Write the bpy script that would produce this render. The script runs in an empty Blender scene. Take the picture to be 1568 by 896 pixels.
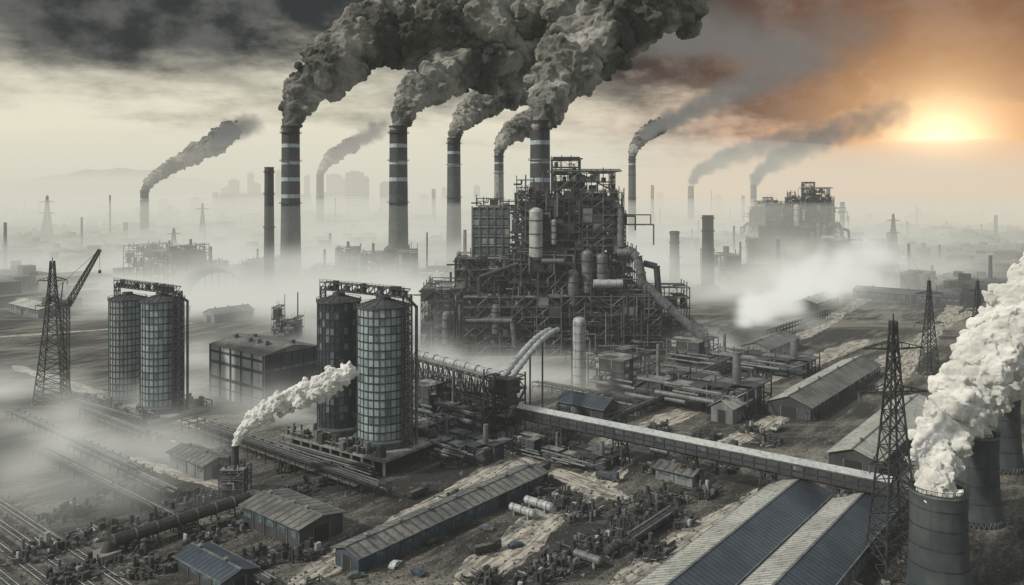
import bpy, bmesh, math, random
import numpy as np
from mathutils import Vector, Matrix, noise as mn_
rnd = random.Random(7)
F=1220.0; HZ=295.0; CH=100.0
def G(px,py,z=0.0):
    d=(CH-z)*F/(py-HZ)
    return ((px-784)/F*d, d)
def XD(px,d): return (px-784)/F*d
def ZD(py,d): return CH-(py-HZ)/F*d
UA=math.radians(51.0)
U=Vector((math.cos(UA),math.sin(UA),0)); V=Vector((math.sin(UA),-math.cos(UA),0))

# ------------------------------------------------------------------ materials
def newmat(name):
    m=bpy.data.materials.new(name); m.use_nodes=True
    nt=m.node_tree; nt.nodes.clear()
    return m,nt
def N(nt,t,**k):
    n=nt.nodes.new(t)
    for a,b in k.items(): setattr(n,a,b)
    return n
def setin(nt,sock,v):
    if hasattr(v,'node'): nt.links.new(v,sock)
    else: sock.default_value=v
def M(nt,op,a,b=0.0,c=0.0,clamp=False):
    n=N(nt,'ShaderNodeMath',operation=op); n.use_clamp=clamp
    setin(nt,n.inputs[0],a); setin(nt,n.inputs[1],b)
    if len(n.inputs)>2: setin(nt,n.inputs[2],c)
    return n.outputs[0]
def mixc(nt,f,a,b,bt='MIX'):
    n=N(nt,'ShaderNodeMix',data_type='RGBA',blend_type=bt)
    setin(nt,n.inputs[0],f); 
    for s,v in((n.inputs[6],a),(n.inputs[7],b)):
        if not hasattr(v,'node') and len(v)==3: v=(*v,1)
        setin(nt,s,v)
    return n.outputs[2]
def noise(nt,vec,scale,detail=5,rough=.55):
    n=N(nt,'ShaderNodeTexNoise'); n.inputs['Scale'].default_value=scale
    n.inputs['Detail'].default_value=detail; n.inputs['Roughness'].default_value=rough
    if vec is not None: nt.links.new(vec,n.inputs['Vector'])
    return n.outputs['Fac']
def maprange(nt,v,a,b,c=0.,d=1.):
    n=N(nt,'ShaderNodeMapRange'); n.interpolation_type='SMOOTHSTEP'
    setin(nt,n.inputs[0],v)
    for i,x in enumerate((a,b,c,d)): n.inputs[i+1].default_value=x
    return n.outputs[0]
def scaled(nt,vec,s):
    n=N(nt,'ShaderNodeMapping'); n.inputs['Scale'].default_value=s
    nt.links.new(vec,n.inputs['Vector']); return n.outputs[0]
def surf(name,c1,c2,scale=.3,rough=.8,metal=0.,bump=.2,streak=True,grime=(.02,.019,.017),gr=.5,corr=0):
    m,nt=newmat(name)
    tc=N(nt,'ShaderNodeTexCoord').outputs['Object']
    n1=maprange(nt,noise(nt,tc,scale,3),.35,.65)
    col=mixc(nt,n1,c1,c2)
    if streak:
        s=noise(nt,scaled(nt,tc,(1.2,1.2,.09)),.6,4,.65)
        col=mixc(nt,M(nt,'MULTIPLY',maprange(nt,s,.45,.75),gr),col,grime)
    s2=noise(nt,tc,2.2,4,.7)
    col=mixc(nt,M(nt,'MULTIPLY',maprange(nt,s2,.5,.8),gr*.8),col,grime)
    p=N(nt,'ShaderNodeBsdfPrincipled')
    if corr:
        w=N(nt,'ShaderNodeTexWave'); w.wave_type='BANDS'; w.bands_direction='X'; w.inputs['Scale'].default_value=corr
        nt.links.new(tc,w.inputs['Vector'])
        sp=w.outputs['Fac']
        col=mixc(nt,M(nt,'MULTIPLY',maprange(nt,sp,.0,.35,1,0),.75),col,tuple(x*.3 for x in c1))
        b=N(nt,'ShaderNodeBump'); b.inputs['Strength'].default_value=bump; b.inputs['Distance'].default_value=.25
        nt.links.new(sp,b.inputs['Height']); nt.links.new(b.outputs[0],p.inputs['Normal'])
    nt.links.new(col,p.inputs['Base Color'])
    p.inputs['Roughness'].default_value=rough; p.inputs['Metallic'].default_value=metal
    o=N(nt,'ShaderNodeOutputMaterial'); nt.links.new(p.outputs[0],o.inputs[0])
    return m
STEEL=surf('dark_steel',(.016,.019,.021),(.042,.047,.049),.4,.6)
STEEL2=surf('grey_steel',(.08,.092,.098),(.15,.16,.165),.3,.55)
STEEL3=surf('pale_steel',(.27,.30,.31),(.4,.42,.42),.3,.5,gr=.6)
RUST=surf('rusty_steel',(.055,.045,.038),(.03,.028,.026),.5,.85)
CONC=surf('concrete',(.16,.165,.16),(.26,.26,.245),.15,.9)
CONCD=surf('dark_concrete',(.03,.042,.048),(.065,.08,.085),.1,.85)
BAND=surf('pale_band_paint',(.25,.33,.37),(.36,.43,.46),.4,.7,gr=.4)
BANDB=surf('black_band_paint',(.015,.018,.02),(.03,.034,.038),.4,.7,gr=.2)
P1=surf('silo_panel_pale',(.33,.42,.45),(.42,.5,.52),.3,.35,.2,gr=.6)
P2=surf('silo_panel_mid',(.25,.33,.37),(.32,.4,.43),.3,.3,.2,gr=.6)
P3=surf('silo_panel_dark',(.13,.18,.21),(.18,.23,.255),.3,.3,.2,gr=.5)
P4=surf('silo_panel_blue',(.03,.045,.062),(.05,.068,.09),.3,.3,.2,gr=.4)
PG=surf('silo_cladding_grey',(.22,.25,.25),(.31,.33,.32),.2,.5,.1,gr=.75)
WALL=surf('metal_cladding',(.14,.155,.165),(.2,.215,.22),.12,.7,gr=.65)
WALLP=surf('pale_cladding',(.34,.37,.38),(.42,.44,.44),.12,.7,gr=.5)
WALLD=surf('dark_cladding',(.025,.03,.035),(.055,.062,.068),.12,.7,gr=.5)
WALLB=surf('blue_cladding',(.03,.05,.08),(.06,.08,.11),.2,.6,gr=.6)
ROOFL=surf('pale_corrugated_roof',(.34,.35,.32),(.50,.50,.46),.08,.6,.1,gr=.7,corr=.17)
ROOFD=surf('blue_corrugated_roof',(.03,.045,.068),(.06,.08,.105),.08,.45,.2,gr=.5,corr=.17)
ROOFG=surf('felt_roof',(.08,.085,.085),(.17,.17,.16),.1,.8,gr=.7,corr=.1)
GLASS=surf('window_glass',(.12,.17,.2),(.05,.07,.09),.6,.15,.0,gr=.2)
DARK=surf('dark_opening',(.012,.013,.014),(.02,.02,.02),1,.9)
WHT=surf('weathered_white_paint',(.4,.42,.41),(.55,.56,.54),.4,.6,gr=.6)
RUB=surf('tyre_rubber',(.02,.02,.02),(.03,.03,.03),2,.9,streak=False)
ROCK=surf('rubble_stone',(.045,.043,.04),(.12,.115,.105),.8,.95,streak=False)
HILLM=surf('hill_scrub',(.05,.06,.05),(.09,.09,.075),.002,1,streak=False)
CITY=surf('city_concrete',(.06,.066,.07),(.12,.125,.12),.01,.9)
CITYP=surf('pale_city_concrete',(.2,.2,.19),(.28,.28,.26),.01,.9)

def groundmat():
    m,nt=newmat('dusty_ground')
    tc=N(nt,'ShaderNodeTexCoord').outputs['Object']
    mp=N(nt,'ShaderNodeMapping'); mp.inputs['Rotation'].default_value=(0,0,-UA); nt.links.new(tc,mp.inputs['Vector'])
    r=mp.outputs[0]
    big=noise(nt,scaled(nt,r,(1,1.6,1)),.012,5,.6)
    med=noise(nt,scaled(nt,r,(.4,1.9,1)),.08,8,.72)
    fine=noise(nt,tc,.9,6,.7)
    far=noise(nt,scaled(nt,tc,(.3,1.6,1)),.006,8,.74)
    f=M(nt,'ADD',M(nt,'MULTIPLY',big,.45),M(nt,'MULTIPLY',med,.55))
    col=mixc(nt,maprange(nt,f,.46,.61),(.016,.0155,.0145),(.19,.178,.153))
    col=mixc(nt,maprange(nt,far,.5,.6,0,.55),col,(.32,.305,.265))
    col=mixc(nt,maprange(nt,fine,.45,.65,0,.85),col,(.011,.011,.010))
    vo=N(nt,'ShaderNodeTexVoronoi'); vo.feature='F1'; vo.inputs['Scale'].default_value=.55; nt.links.new(tc,vo.inputs['Vector'])
    col=mixc(nt,maprange(nt,vo.outputs['Distance'],.0,.3,.25,0),col,(.24,.23,.20))
    b=N(nt,'ShaderNodeBump'); b.inputs['Strength'].default_value=.8; b.inputs['Distance'].default_value=1.
    nt.links.new(fine,b.inputs['Height'])
    p=N(nt,'ShaderNodeBsdfPrincipled'); nt.links.new(col,p.inputs['Base Color']); p.inputs['Roughness'].default_value=.95
    nt.links.new(b.outputs[0],p.inputs['Normal'])
    o=N(nt,'ShaderNodeOutputMaterial'); nt.links.new(p.outputs[0],o.inputs[0]); return m
GROUND=groundmat()
def roadmat():
    m,nt=newmat('packed_dirt')
    tc=N(nt,'ShaderNodeTexCoord').outputs['Object']
    a=noise(nt,scaled(nt,tc,(.12,1.2,1)),.5,7,.7); f=noise(nt,tc,.25,7,.7)
    col=mixc(nt,maprange(nt,a,.4,.6),(.14,.13,.115),(.43,.405,.35))
    col=mixc(nt,maprange(nt,f,.49,.64,0,.8),col,(.045,.042,.037))
    b=N(nt,'ShaderNodeBump'); b.inputs['Strength'].default_value=.5; b.inputs['Distance'].default_value=.4
    nt.links.new(a,b.inputs['Height'])
    p=N(nt,'ShaderNodeBsdfPrincipled'); nt.links.new(col,p.inputs['Base Color']); p.inputs['Roughness'].default_value=.95
    nt.links.new(b.outputs[0],p.inputs['Normal'])
    o=N(nt,'ShaderNodeOutputMaterial'); nt.links.new(p.outputs[0],o.inputs[0]); return m
ROAD=roadmat()

# ------------------------------------------------------------------ mesh builder
class MB:
    def __init__(s): s.v=[];s.f=[];s.m=[];s.s=[];s.mats=[]
    def mi(s,mat):
        if mat not in s.mats: s.mats.append(mat)
        return s.mats.index(mat)
    def add(s,vs,fs,mat,sm=False):
        o=len(s.v); s.v.extend(vs); k=s.mi(mat)
        for f in fs: s.f.append([i+o for i in f]); s.m.append(k); s.s.append(sm)
    def box(s,cx,cy,z0,z1,sx,sy,mat,rot=0.):
        c,n=math.cos(rot),math.sin(rot); vs=[]
        for z in(z0,z1):
            for a,b in((-1,-1),(1,-1),(1,1),(-1,1)):
                x=a*sx/2;y=b*sy/2; vs.append((cx+x*c-y*n,cy+x*n+y*c,z))
        s.add(vs,[(3,2,1,0),(4,5,6,7),(0,1,5,4),(1,2,6,5),(2,3,7,6),(3,0,4,7)],mat)
    def beam(s,p,q,w,mat,h=None):
        p=Vector(p);q=Vector(q);d=(q-p)
        if d.length<1e-4:return
        d.normalize(); up=Vector((0,0,1)) if abs(d.z)<.95 else Vector((1,0,0))
        a=d.cross(up).normalized(); b=a.cross(d).normalized(); h=h or w
        vs=[]
        for e in(p,q):
            for i,j in((-1,-1),(1,-1),(1,1),(-1,1)): vs.append(tuple(e+a*i*w/2+b*j*h/2))
        s.add(vs,[(3,2,1,0),(4,5,6,7),(0,1,5,4),(1,2,6,5),(2,3,7,6),(3,0,4,7)],mat)
    def cyl(s,p,q,r0,r1,mat,n=12,cap=True):
        p=Vector(p);q=Vector(q);d=(q-p).normalized(); up=Vector((0,0,1)) if abs(d.z)<.95 else Vector((1,0,0))
        a=d.cross(up).normalized(); b=a.cross(d).normalized(); vs=[]
        for e,r in((p,r0),(q,r1)):
            for i in range(n):
                t=2*math.pi*i/n; vs.append(tuple(e+a*math.cos(t)*r+b*math.sin(t)*r))
        s.add(vs,[(i,(i+1)%n,n+(i+1)%n,n+i) for i in range(n)],mat,True)
        if cap:
            s.add(vs[:n],[tuple(range(n))],mat); s.add(vs[n:],[tuple(range(n))],mat)
    def lathe(s,x,y,prof,mat,n=32,mats=None):
        vs=[]
        for r,z in prof:
            for i in range(n):
                t=2*math.pi*i/n; vs.append((x+r*math.cos(t),y+r*math.sin(t),z))
        for k in range(len(prof)-1):
            seg=vs[k*n:(k+2)*n]
            s.add(seg,[(i,(i+1)%n,n+(i+1)%n,n+i) for i in range(n)],mats[k] if mats else mat,True)
    def pipe(s,pts,r,mat,n=10,fl=True):
        for i in range(len(pts)-1):
            s.cyl(pts[i],pts[i+1],r,r,mat,n)
            if fl and i>0:
                q=Vector(pts[i]); d=(Vector(pts[i+1])-q).normalized()*r*.15
                s.cyl(q-d,q+d,r*1.15,r*1.15,mat,n)
    def rail(s,p,q,mat,h=1.2,step=3,w=.12):
        p=Vector(p);q=Vector(q);L=(q-p).length;k=max(1,int(L/step)); z=Vector((0,0,h))
        for i in range(k+1):
            a=p.lerp(q,i/k); s.beam(a,a+z,w,mat)
        s.beam(p+z,q+z,w,mat); s.beam(p+z*.5,q+z*.5,w*.8,mat)
    def obj(s,name,loc=(0,0,0),rot=0.,sc=1.):
        me=bpy.data.meshes.new(name); me.from_pydata(s.v,[],s.f)
        for m in s.mats: me.materials.append(m)
        me.polygons.foreach_set('material_index',s.m); me.polygons.foreach_set('use_smooth',s.s); me.update()
        return inst(name,me,loc,rot,sc)
def inst(name,me,loc=(0,0,0),rot=0.,sc=1.):
    o=bpy.data.objects.new(name,me); bpy.context.scene.collection.objects.link(o)
    if len(loc)==2: loc=(*loc,0)
    o.location=loc; o.rotation_euler=(0,0,rot); o.scale=(sc,sc,sc) if not hasattr(sc,'__len__') else sc
    return o

# ------------------------------------------------------------------ ground
mb=MB(); S=14000
mb.add([(-S,-600,0),(S,-600,0),(S,S,0),(-S,S,0)],[(0,1,2,3)],GROUND); mb.obj('ground')

def road(name,p,q,w,z=.006,seed=0):
    r=random.Random(seed); p=Vector((*p,0));q=Vector((*q,0));L=(q-p).length; ang=math.atan2((q-p).y,(q-p).x)
    m=MB(); k=int(L/2); vs=[]
    a=b=0
    for i in range(k+1):
        a=a*.85+r.uniform(-.8,.8); b=b*.85+r.uniform(-.8,.8)
        e=min(1,math.sqrt(min(i,k-i)/8)+.05)
        x=L*i/k; vs+= [(x,(w/2+a)*e,0),(x,(-w/2+b)*e,0)]
    m.add(vs,[(2*i+1,2*i+3,2*i+2,2*i) for i in range(k)],ROAD)
    return m.obj(name,(p.x,p.y,z),ang)
road('dirt_road',G(440,900),G(860,665),10,.006,1)
road('dirt_road',G(700,905),G(960,700),13,.010,2)
road('dirt_road',G(700,670),G(1330,905),8,.014,3)
road('dirt_road',G(930,900),G(1200,735),7,.018,4)
road('dirt_road',G(900,690),G(1330,520),13,.022,5)
road('dirt_road',G(1080,700),G(1500,470),9,.026,6)
road('dirt_road',G(200,700),G(520,800),6,.030,7)
road('dirt_road',G(20,560),G(330,660),9,.034,8)
road('dirt_road',G(1350,600),G(1540,380),12,.038,9)
road('dirt_road',G(1220,520),G(1500,355),12,.042,10)
road('dirt_road',G(-100,470),G(420,460),14,.046,11)
road('dirt_road',G(-60,520),G(300,495),9,.05,12)
road('dirt_road',G(-60,440),G(380,425),9,.054,13)

# railway
def railway(p,q):
    p=Vector((*p,0));q=Vector((*q,0));L=(q-p).length;ang=math.atan2((q-p).y,(q-p).x); m=MB()
    m.add([(0,-2.2,.05),(L,-2.2,.05),(L,-1.5,.35),(0,-1.5,.35)],[(0,1,2,3)],ROCK)
    m.add([(0,-1.5,.35),(L,-1.5,.35),(L,1.5,.35),(0,1.5,.35)],[(0,1,2,3)],ROCK)
    m.add([(0,1.5,.35),(L,1.5,.35),(L,2.2,.05),(0,2.2,.05)],[(0,1,2,3)],ROCK)
    for i in range(int(L/1.4)): m.box(i*1.4,0,.354,.48,.35,2.6,RUST)
    for s in(-.75,.75): m.beam((0,s,.56),(L,s,.56),.16,STEEL3)
    m.obj('railway_track',(p.x,p.y,.0),ang)
b0=Vector((*G(-40,745),0))
for k in range(4):
    a=b0+U*(-k*6.0) ; railway((a.x,a.y),((a+V*150).x,(a+V*150).y))

# ------------------------------------------------------------------ chimneys
def chimney(px,topy,w,basey,bands=0,mat=CONCD,plat=True):
    x,d=G(px,basey); x=XD(px,d); z=ZD(topy,d); r=w/2/F*d
    m=MB(); prof=[];mats=[]
    rb=r*1.22
    def rr(t): return r+(rb-r)*(1-t)**1.6
    zs=[0,.1*z,.2*z,.35*z,.5*z,.6*z]
    if bands:
        bh=r*.95; start=z-bands*2*bh-.2*bh
        cur=[zz for zz in zs if zz<start]
    else: cur=zs+[.75*z,.9*z]
    prof=[(rr(a/z),a) for a in cur]; mats=[mat]*(len(prof))
    if bands:
        a=z-bands*2*bh
        for i in range(bands):
            prof.append((rr(a/z)+.02,a)); mats.append(BANDB)
            a+=bh*1.55; prof.append((rr(a/z)+.02,a)); mats.append(BAND); a+=bh*.45
        mats[-1]=BANDB
    prof.append((r,z)); 
    prof+= [(r*1.06,z+.0),(r*1.06,z+r*.15),(r*.8,z+r*.15),(r*.78,z-r*1.5),(0.01,z-r*1.5)]
    mats=mats[:len(prof)-6]+[mat]+[BANDB]*5
    while len(mats)<len(prof)-1: mats.append(BANDB)
    m.lathe(0,0,prof,mat,32,mats)
    if plat:
        for t in (.965,.8,.55):
            R=rr(t)
            m.lathe(0,0,[(R,z*t),(R+r*.22,z*t),(R+r*.22,z*t+.3),(R,z*t+.3)],STEEL,24)
            for i in range(24):
                a=2*math.pi*i/24;b=2*math.pi*(i+1)/24;q=R+r*.2
                m.beam((q*math.cos(a),q*math.sin(a),z*t+1.4),(q*math.cos(b),q*math.sin(b),z*t+1.4),.12,STEEL)
                m.beam((q*math.cos(a),q*math.sin(a),z*t),(q*math.cos(a),q*math.sin(a),z*t+1.4),.12,STEEL)
        m.beam((0.3,-rb-.3,0),(0.3,-r-.4,z*.98),.4,STEEL)
    m.box(0,0,0,r*1.2,rb*2.9,rb*2.9,CONC)
    m.obj('chimney_stack',(x,d,0))
    return Vector((x,d,z)),r
cA=chimney(445,195,27,455,5); cB=chimney(610,195,27,452,4); cC=chimney(695,213,20,412,3); cD=chimney(764,235,14,388,2,CONC)
cE=chimney(827,187,30,480,4); cF=chimney(412,257,14,462,0,BANDB); cG=chimney(968,240,11,380,2); cH=chimney(490,268,11,350,0)
cI=chimney(221,292,12,370,2); cJ=chimney(1084,331,17,448,0); cK=chimney(1033,355,14,442,0)
cL=chimney(1058,286,9,350,0,CONCD,False); cM=chimney(1154,284,9,352,0,CONCD,False)
for px,t,w,b in((664,290,6,345),(999,284,5,350),(192,341,7,372),(1112,378,9,425),(1138,300,5,345),(1290,310,7,372),(60,310,3,340),(1525,330,5,370),(905,290,4,345)):
    chimney(px,t,w,b,0,CONCD,False)

# ------------------------------------------------------------------ steel frame structures
def frame(m,x0,x1,y0,y1,z0,z1,bay=8.,fl=6.5,col=.55,dens=.6,r=rnd,mach=True,slab=.6):
    nx=max(1,round((x1-x0)/bay)); ny=max(1,round((y1-y0)/bay)); nz=max(1,round((z1-z0)/fl))
    X=[x0+(x1-x0)*i/nx for i in range(nx+1)]; Y=[y0+(y1-y0)*i/ny for i in range(ny+1)]; Z=[z0+(z1-z0)*i/nz for i in range(nz+1)]
    for i,x in enumerate(X):
        for j,y in enumerate(Y):
            if 0<i<nx and 0<j<ny: continue
            m.beam((x,y,z0),(x,y,z1+r.choice((0,0,1.5,3))),col,STEEL if r.random()<.7 else STEEL2)
    for k in range(1,nz+1):
        z=Z[k]
        for y in(Y[0],Y[-1]): m.beam((x0,y,z),(x1,y,z),col*.9,STEEL2 if r.random()<.4 else STEEL)
        for x in(X[0],X[-1]): m.beam((x,y0,z),(x,y1,z),col*.9,STEEL)
        if r.random()<.8: m.rail((x0,y0-.2,z),(x1,y0-.2,z),STEEL2,1.3,3,.14)
        for i in range(nx):
            for j in range(ny):
                if r.random()<slab: m.box((X[i]+X[i+1])/2,(Y[j]+Y[j+1])/2,z-.2,z+.1,(X[i+1]-X[i]),(Y[j+1]-Y[j]),r.choice((STEEL,STEEL2,CONC)))
    for k in range(nz):
        za,zb=Z[k],Z[k+1]
        for i in range(nx):
            if r.random()<.45: m.beam((X[i],y0,za),(X[i+1],y0,zb),col*.5,STEEL2 if r.random()<.5 else STEEL3)
            if r.random()<.35: m.beam((X[i+1],y0,za),(X[i],y0,zb),col*.5,STEEL2)
            if r.random()<.13: m.box((X[i]+X[i+1])/2,y0-.05,za+.3,zb-.4,(X[1]-X[0])*.9,.2,r.choice((WALL,WALLD,RUST,WALLB)))
        for j in range(ny):
            for x in (x0,x1):
                if r.random()<.5: m.beam((x,Y[j],za),(x,Y[j+1],zb),col*.5,STEEL)
        if not mach: continue
        for i in range(nx):
            for j in range(ny):
                if r.random()>dens: continue
                cx=(X[i]+X[i+1])/2+r.uniform(-1,1);cy=(Y[j]+Y[j+1])/2+r.uniform(-1,1);bx=X[1]-X[0];by=Y[1]-Y[0];h=zb-za
                t=r.random(); mt=r.choice((STEEL,STEEL,STEEL2,STEEL2,RUST,WALLD,STEEL3 if r.random()<.3 else STEEL))
                if t<.3: m.box(cx,cy,za,za+h*r.uniform(.4,.95),bx*r.uniform(.3,.85),by*r.uniform(.3,.85),mt,r.choice((0,0,.2)))
                elif t<.5: 
                    R=bx*r.uniform(.12,.3); m.cyl((cx,cy,za),(cx,cy,za+h*r.uniform(.6,1.)),R,R,mt,12)
                    m.cyl((cx,cy,za+h*.9),(cx,cy,za+h),R,R*.4,mt,12)
                elif t<.75:
                    R=bx*r.uniform(.04,.12); zz=za+h*r.uniform(.3,.8); m.pipe([(X[i]-r.uniform(0,6),cy-by*.4,zz),(cx,cy-by*.4,zz),(cx,cy-by*.4,zz+r.choice((-1,1))*h*r.uniform(.5,1.2))],R,mt,8)
                elif t<.88:
                    for q in range(4): m.beam((X[i],cy-by*.45+q*.7,za+h*.7),(X[i+1],cy-by*.45+q*.7,za+h*.7),.35,mt)
                else:
                    m.beam((X[i]+.5,Y[j]-.6,za),(X[i+1]-.5,Y[j]-.6,zb),1.1,STEEL2,.25)
                    m.rail((X[i]+.5,Y[j]-1.,za),(X[i+1]-.5,Y[j]-1.,zb),STEEL,1.1,3,.12)

def lattice(m,p0,p1,w0,w1,nseg,th,mat):
    p0=Vector(p0);p1=Vector(p1); d=(p1-p0).normalized()
    up=Vector((0,0,1)) if abs(d.z)<.9 else Vector((1,0,0))
    a=d.cross(up).normalized(); b=a.cross(d).normalized()
    def ring(t):
        c=p0.lerp(p1,t); w=(w0+(w1-w0)*t)/2
        return [c+a*i*w+b*j*w for i,j in((-1,-1),(1,-1),(1,1),(-1,1))]
    prev=ring(0)
    for k in range(1,nseg+1):
        cur=ring(k/nseg)
        for i in range(4):
            m.beam(prev[i],cur[i],th,mat); j=(i+1)%4
            m.beam(prev[i],cur[j],th*.6,mat); m.beam(prev[j],cur[i],th*.6,mat); m.beam(cur[i],cur[j],th*.6,mat)
        prev=cur

# blast furnace --------------------------------------------------------------
def blast_furnace(seed):
    r=random.Random(seed); m=MB()
    def fr(x0,x1,y0,y1,z0,z1,**k): frame(m,x0-30,x1-30,y0-520,y1-520,z0,z1,r=r,**k)
    fr(-56,-30,488,560,0,40,dens=.75); fr(-30,30,484,560,0,36,dens=.8); fr(30,92,488,560,0,36,dens=.8)
    fr(92,122,496,545,0,14,dens=.6)
    fr(-36,-2,500,560,38,58,dens=.75,bay=7); fr(-2,78,498,556,36,64,dens=.85,bay=7)
    fr(0,72,502,550,64,86,dens=.85,bay=6.5,fl=5.5); fr(4,68,504,548,86,101,dens=.75,bay=6,fl=5)
    fr(3,14,500,512,60,108,dens=.5,bay=5,fl=5)
    fr(28,66,508,540,101,113,dens=.45,bay=7,fl=5,slab=.4)
    fr(26,44,510,526,98,121,dens=.35,bay=6,fl=5,slab=.4)
    fr(44,70,496,508,62,100,dens=.4,bay=6,fl=5)
    fr(80,112,500,525,14,40,dens=.45,bay=8,slab=.4)
    m.lathe(16,12,[(16,10),(17,30),(13,52),(10,72),(7,84),(7,96),(3,100),(3,112)],RUST,32)
    for (x,y,s,t) in((-40,525,24,36),(0,528,50,34),(60,528,50,33),(20,530,48,58),(34,528,50,82),(36,528,44,97)):
        m.box(x-30,y-520,0.2,t,s,34,WALLD)
    bx,by=-14-30,540-520
    m.box(bx,by,0,90,24,22,WALLD)
    for k in range(13):
        z=8+k*6.3
        m.box(bx,by,z-.5,z+.5,25.5,23.5,CONC)
        for i in range(5):
            m.box(bx-10+i*5,by-11.2,z+1,z+4.8,3.8,.5,GLASS if r.random()<.8 else STEEL3)
    for i in range(6): m.box(bx-12.5+i*5,by-11.6,0,91,.9,.9,STEEL2)
    fr(-8,4,532,550,82,94,dens=.4,bay=6,fl=5)
    m.box(bx,by,90,91.5,18,16,CONC); fr(-24,-10,535,546,91,96,dens=.6,bay=5,fl=4)
    m.box(17,0,113.5,114.4,46,24,STEEL2,.05)
    m.beam((-4,-8,115),(40,-8,115),.6,STEEL); m.beam((12,-8,113),(38,-6,100),.9,STEEL)
    m.beam((-3,-4,122),(16,-4,122),.9,STEEL); m.box(5,-4,121.2,123,17,15,STEEL)
    def ves(x,y,z0,z1,R,mt):
        m.lathe(x-30,y-520,[(R*.3,z0-R*.5),(R,z0),(R,z1),(R*.85,z1+R*.35),(R*.4,z1+R*.6),(.1,z1+R*.65)],mt,24)
        for q in (0.2,.5,.8): 
            zz=z0+(z1-z0)*q; m.lathe(x-30,y-520,[(R,zz),(R+.35,zz),(R+.35,zz+.5),(R,zz+.5)],STEEL,24)
    ves(15,496,60,88,4.3,STEEL3); ves(47,494,38,62,3.6,STEEL2); ves(56,494,40,60,3.6,STEEL2); ves(38,492,22,50,3.4,STEEL2)
    ves(-10,486,14,30,3,STEEL2); ves(26,497,68,82,1.8,STEEL3); ves(70,494,14,36,4.5,STEEL2); ves(-40,484,8,26,2.6,STEEL2)
    m.cyl((20,-32,44),(38,-32,44),2.6,2.6,STEEL3,16); m.cyl((-12,-34,58),(2,-34,58),1.6,1.6,STEEL2,12)
    P=[(36,-24,62),(44,-26,63),(48,-27,60),(50,-28,50),(51,-28,44),(66,-32,30),(88,-36,10),(90,-36,0)]
    m.pipe(P,2.8,STEEL2,16); m.pipe([(30,-20,96),(38,-22,90),(38,-24,66)],2.2,STEEL2,14)
    m.pipe([(52,-26,56),(60,-26,54),(62,-26,30),(62,-26,10)],2.0,STEEL,12)
    m.pipe([(-60,-34,22),(-30,-38,22),(-28,-38,6)],1.6,STEEL2,12); m.pipe([(-26,-30,56),(-50,-32,48),(-50,-34,12)],1.4,STEEL,12)
    for i in range(150):
        x=r.uniform(-82,58); z=r.uniform(3,30 if x<-30 or x>40 else 90); y=-36+ (z/80)*16
        L=r.uniform(6,26); R=r.uniform(.25,.8)
        if r.random()<.5: m.pipe([(x,y,z),(x+L,y,z),(x+L,y,max(0,z-r.uniform(3,14)))],R,r.choice((STEEL,STEEL2,STEEL2)),8)
        else: m.pipe([(x,y,z),(x,y,min(100,z+L))],R,r.choice((STEEL,STEEL2)),8)
    lattice(m,(-84,-20,4),(-4,-12,66),6,5,16,.5,STEEL)
    for i in range(14):
        x=r.uniform(-26,38); z0=r.choice((58,86,100)) ; m.cyl((x,r.uniform(-10,10),z0),(x,0,z0+r.uniform(6,17)),.5,.3,STEEL,8)
    return m
bf=blast_furnace(3).obj('blast_furnace',(30,522,0))
inst('blast_furnace',bf.data,(XD(1232,1080),1080,0),math.radians(-12),(.86,.86,.93))
inst('blast_furnace',bf.data,(XD(1180,1350),1350,0),math.radians(200),(.75,.75,.75))
def works(seed,L,D,H):
    r=random.Random(seed); m=MB()
    x=-L/2
    while x<L/2:
        w=r.uniform(12,26); h=H*r.uniform(.4,1.); frame(m,x,x+w,-D/2*r.uniform(.6,1),D/2,0,h,r=r,dens=.75,bay=8,fl=6)
        if r.random()<.5: m.box(x+w/2,0,0,h*.85,w*.8,D*.6,WALLD)
        if r.random()<.4:
            q=r.uniform(1,2.2); m.cyl((x+w/2,0,h),(x+w/2,0,h+r.uniform(6,18)),q,q*.8,STEEL2,12)
        x+=w+r.uniform(-1,4)
    for i in range(12):
        xx=r.uniform(-L/2,L/2-20); z=r.uniform(3,H*.6); m.pipe([(xx,-D/2-1,z),(xx+r.uniform(10,30),-D/2-1,z)],r.uniform(.4,1.2),STEEL2,8)
    return m
w1=works(11,150,50,46).obj('steel_works',(XD(500,780),780,0),.1)
inst('steel_works',w1.data,(XD(320,820),820,0),math.radians(170),(1,1,1))
m=MB(); n=16
pts=[(26*math.cos(math.pi*i/n),26*math.sin(math.pi*i/n)) for i in range(n+1)]
for i in range(n):
    a,b=pts[i],pts[i+1]
    m.add([(a[0],0,a[1]),(b[0],0,b[1]),(b[0],70,b[1]),(a[0],70,a[1])],[(0,1,2,3)],WALLD)
for y in range(0,71,10):
    for i in range(n):
        a,b=pts[i],pts[i+1]; m.beam((a[0]*1.02,y,a[1]*1.02),(b[0]*1.02,y,b[1]*1.02),1.2,STEEL2)
for x in range(-24,25,6): m.beam((x,-.5,0),(x,-.5,math.sqrt(26*26-x*x)),.9,STEEL2)
m.obj('arched_hall',(XD(335,740),740,0),.5)
w2=works(5,70,34,22).obj('process_unit',(*G(1020,610),0),-math.radians(39))
inst('process_unit',w2.data,(*G(700,650),0),-math.radians(39),(.55,.6,.9))
inst('process_unit',w2.data,(*G(1120,560),0),-math.radians(39),(1,.8,.7))
inst('process_unit',w2.data,(*G(660,455),0),.1,(.9,.9,2.4))
inst('process_unit',w2.data,(*G(1140,435),0),.3,(1.2,1.2,1.8))
inst('process_unit',w2.data,(*G(438,520),0),0,(.22,.5,1.2))
inst('process_unit',w2.data,(*G(640,600),0),-math.radians(39),(.8,.7,.6))
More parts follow.
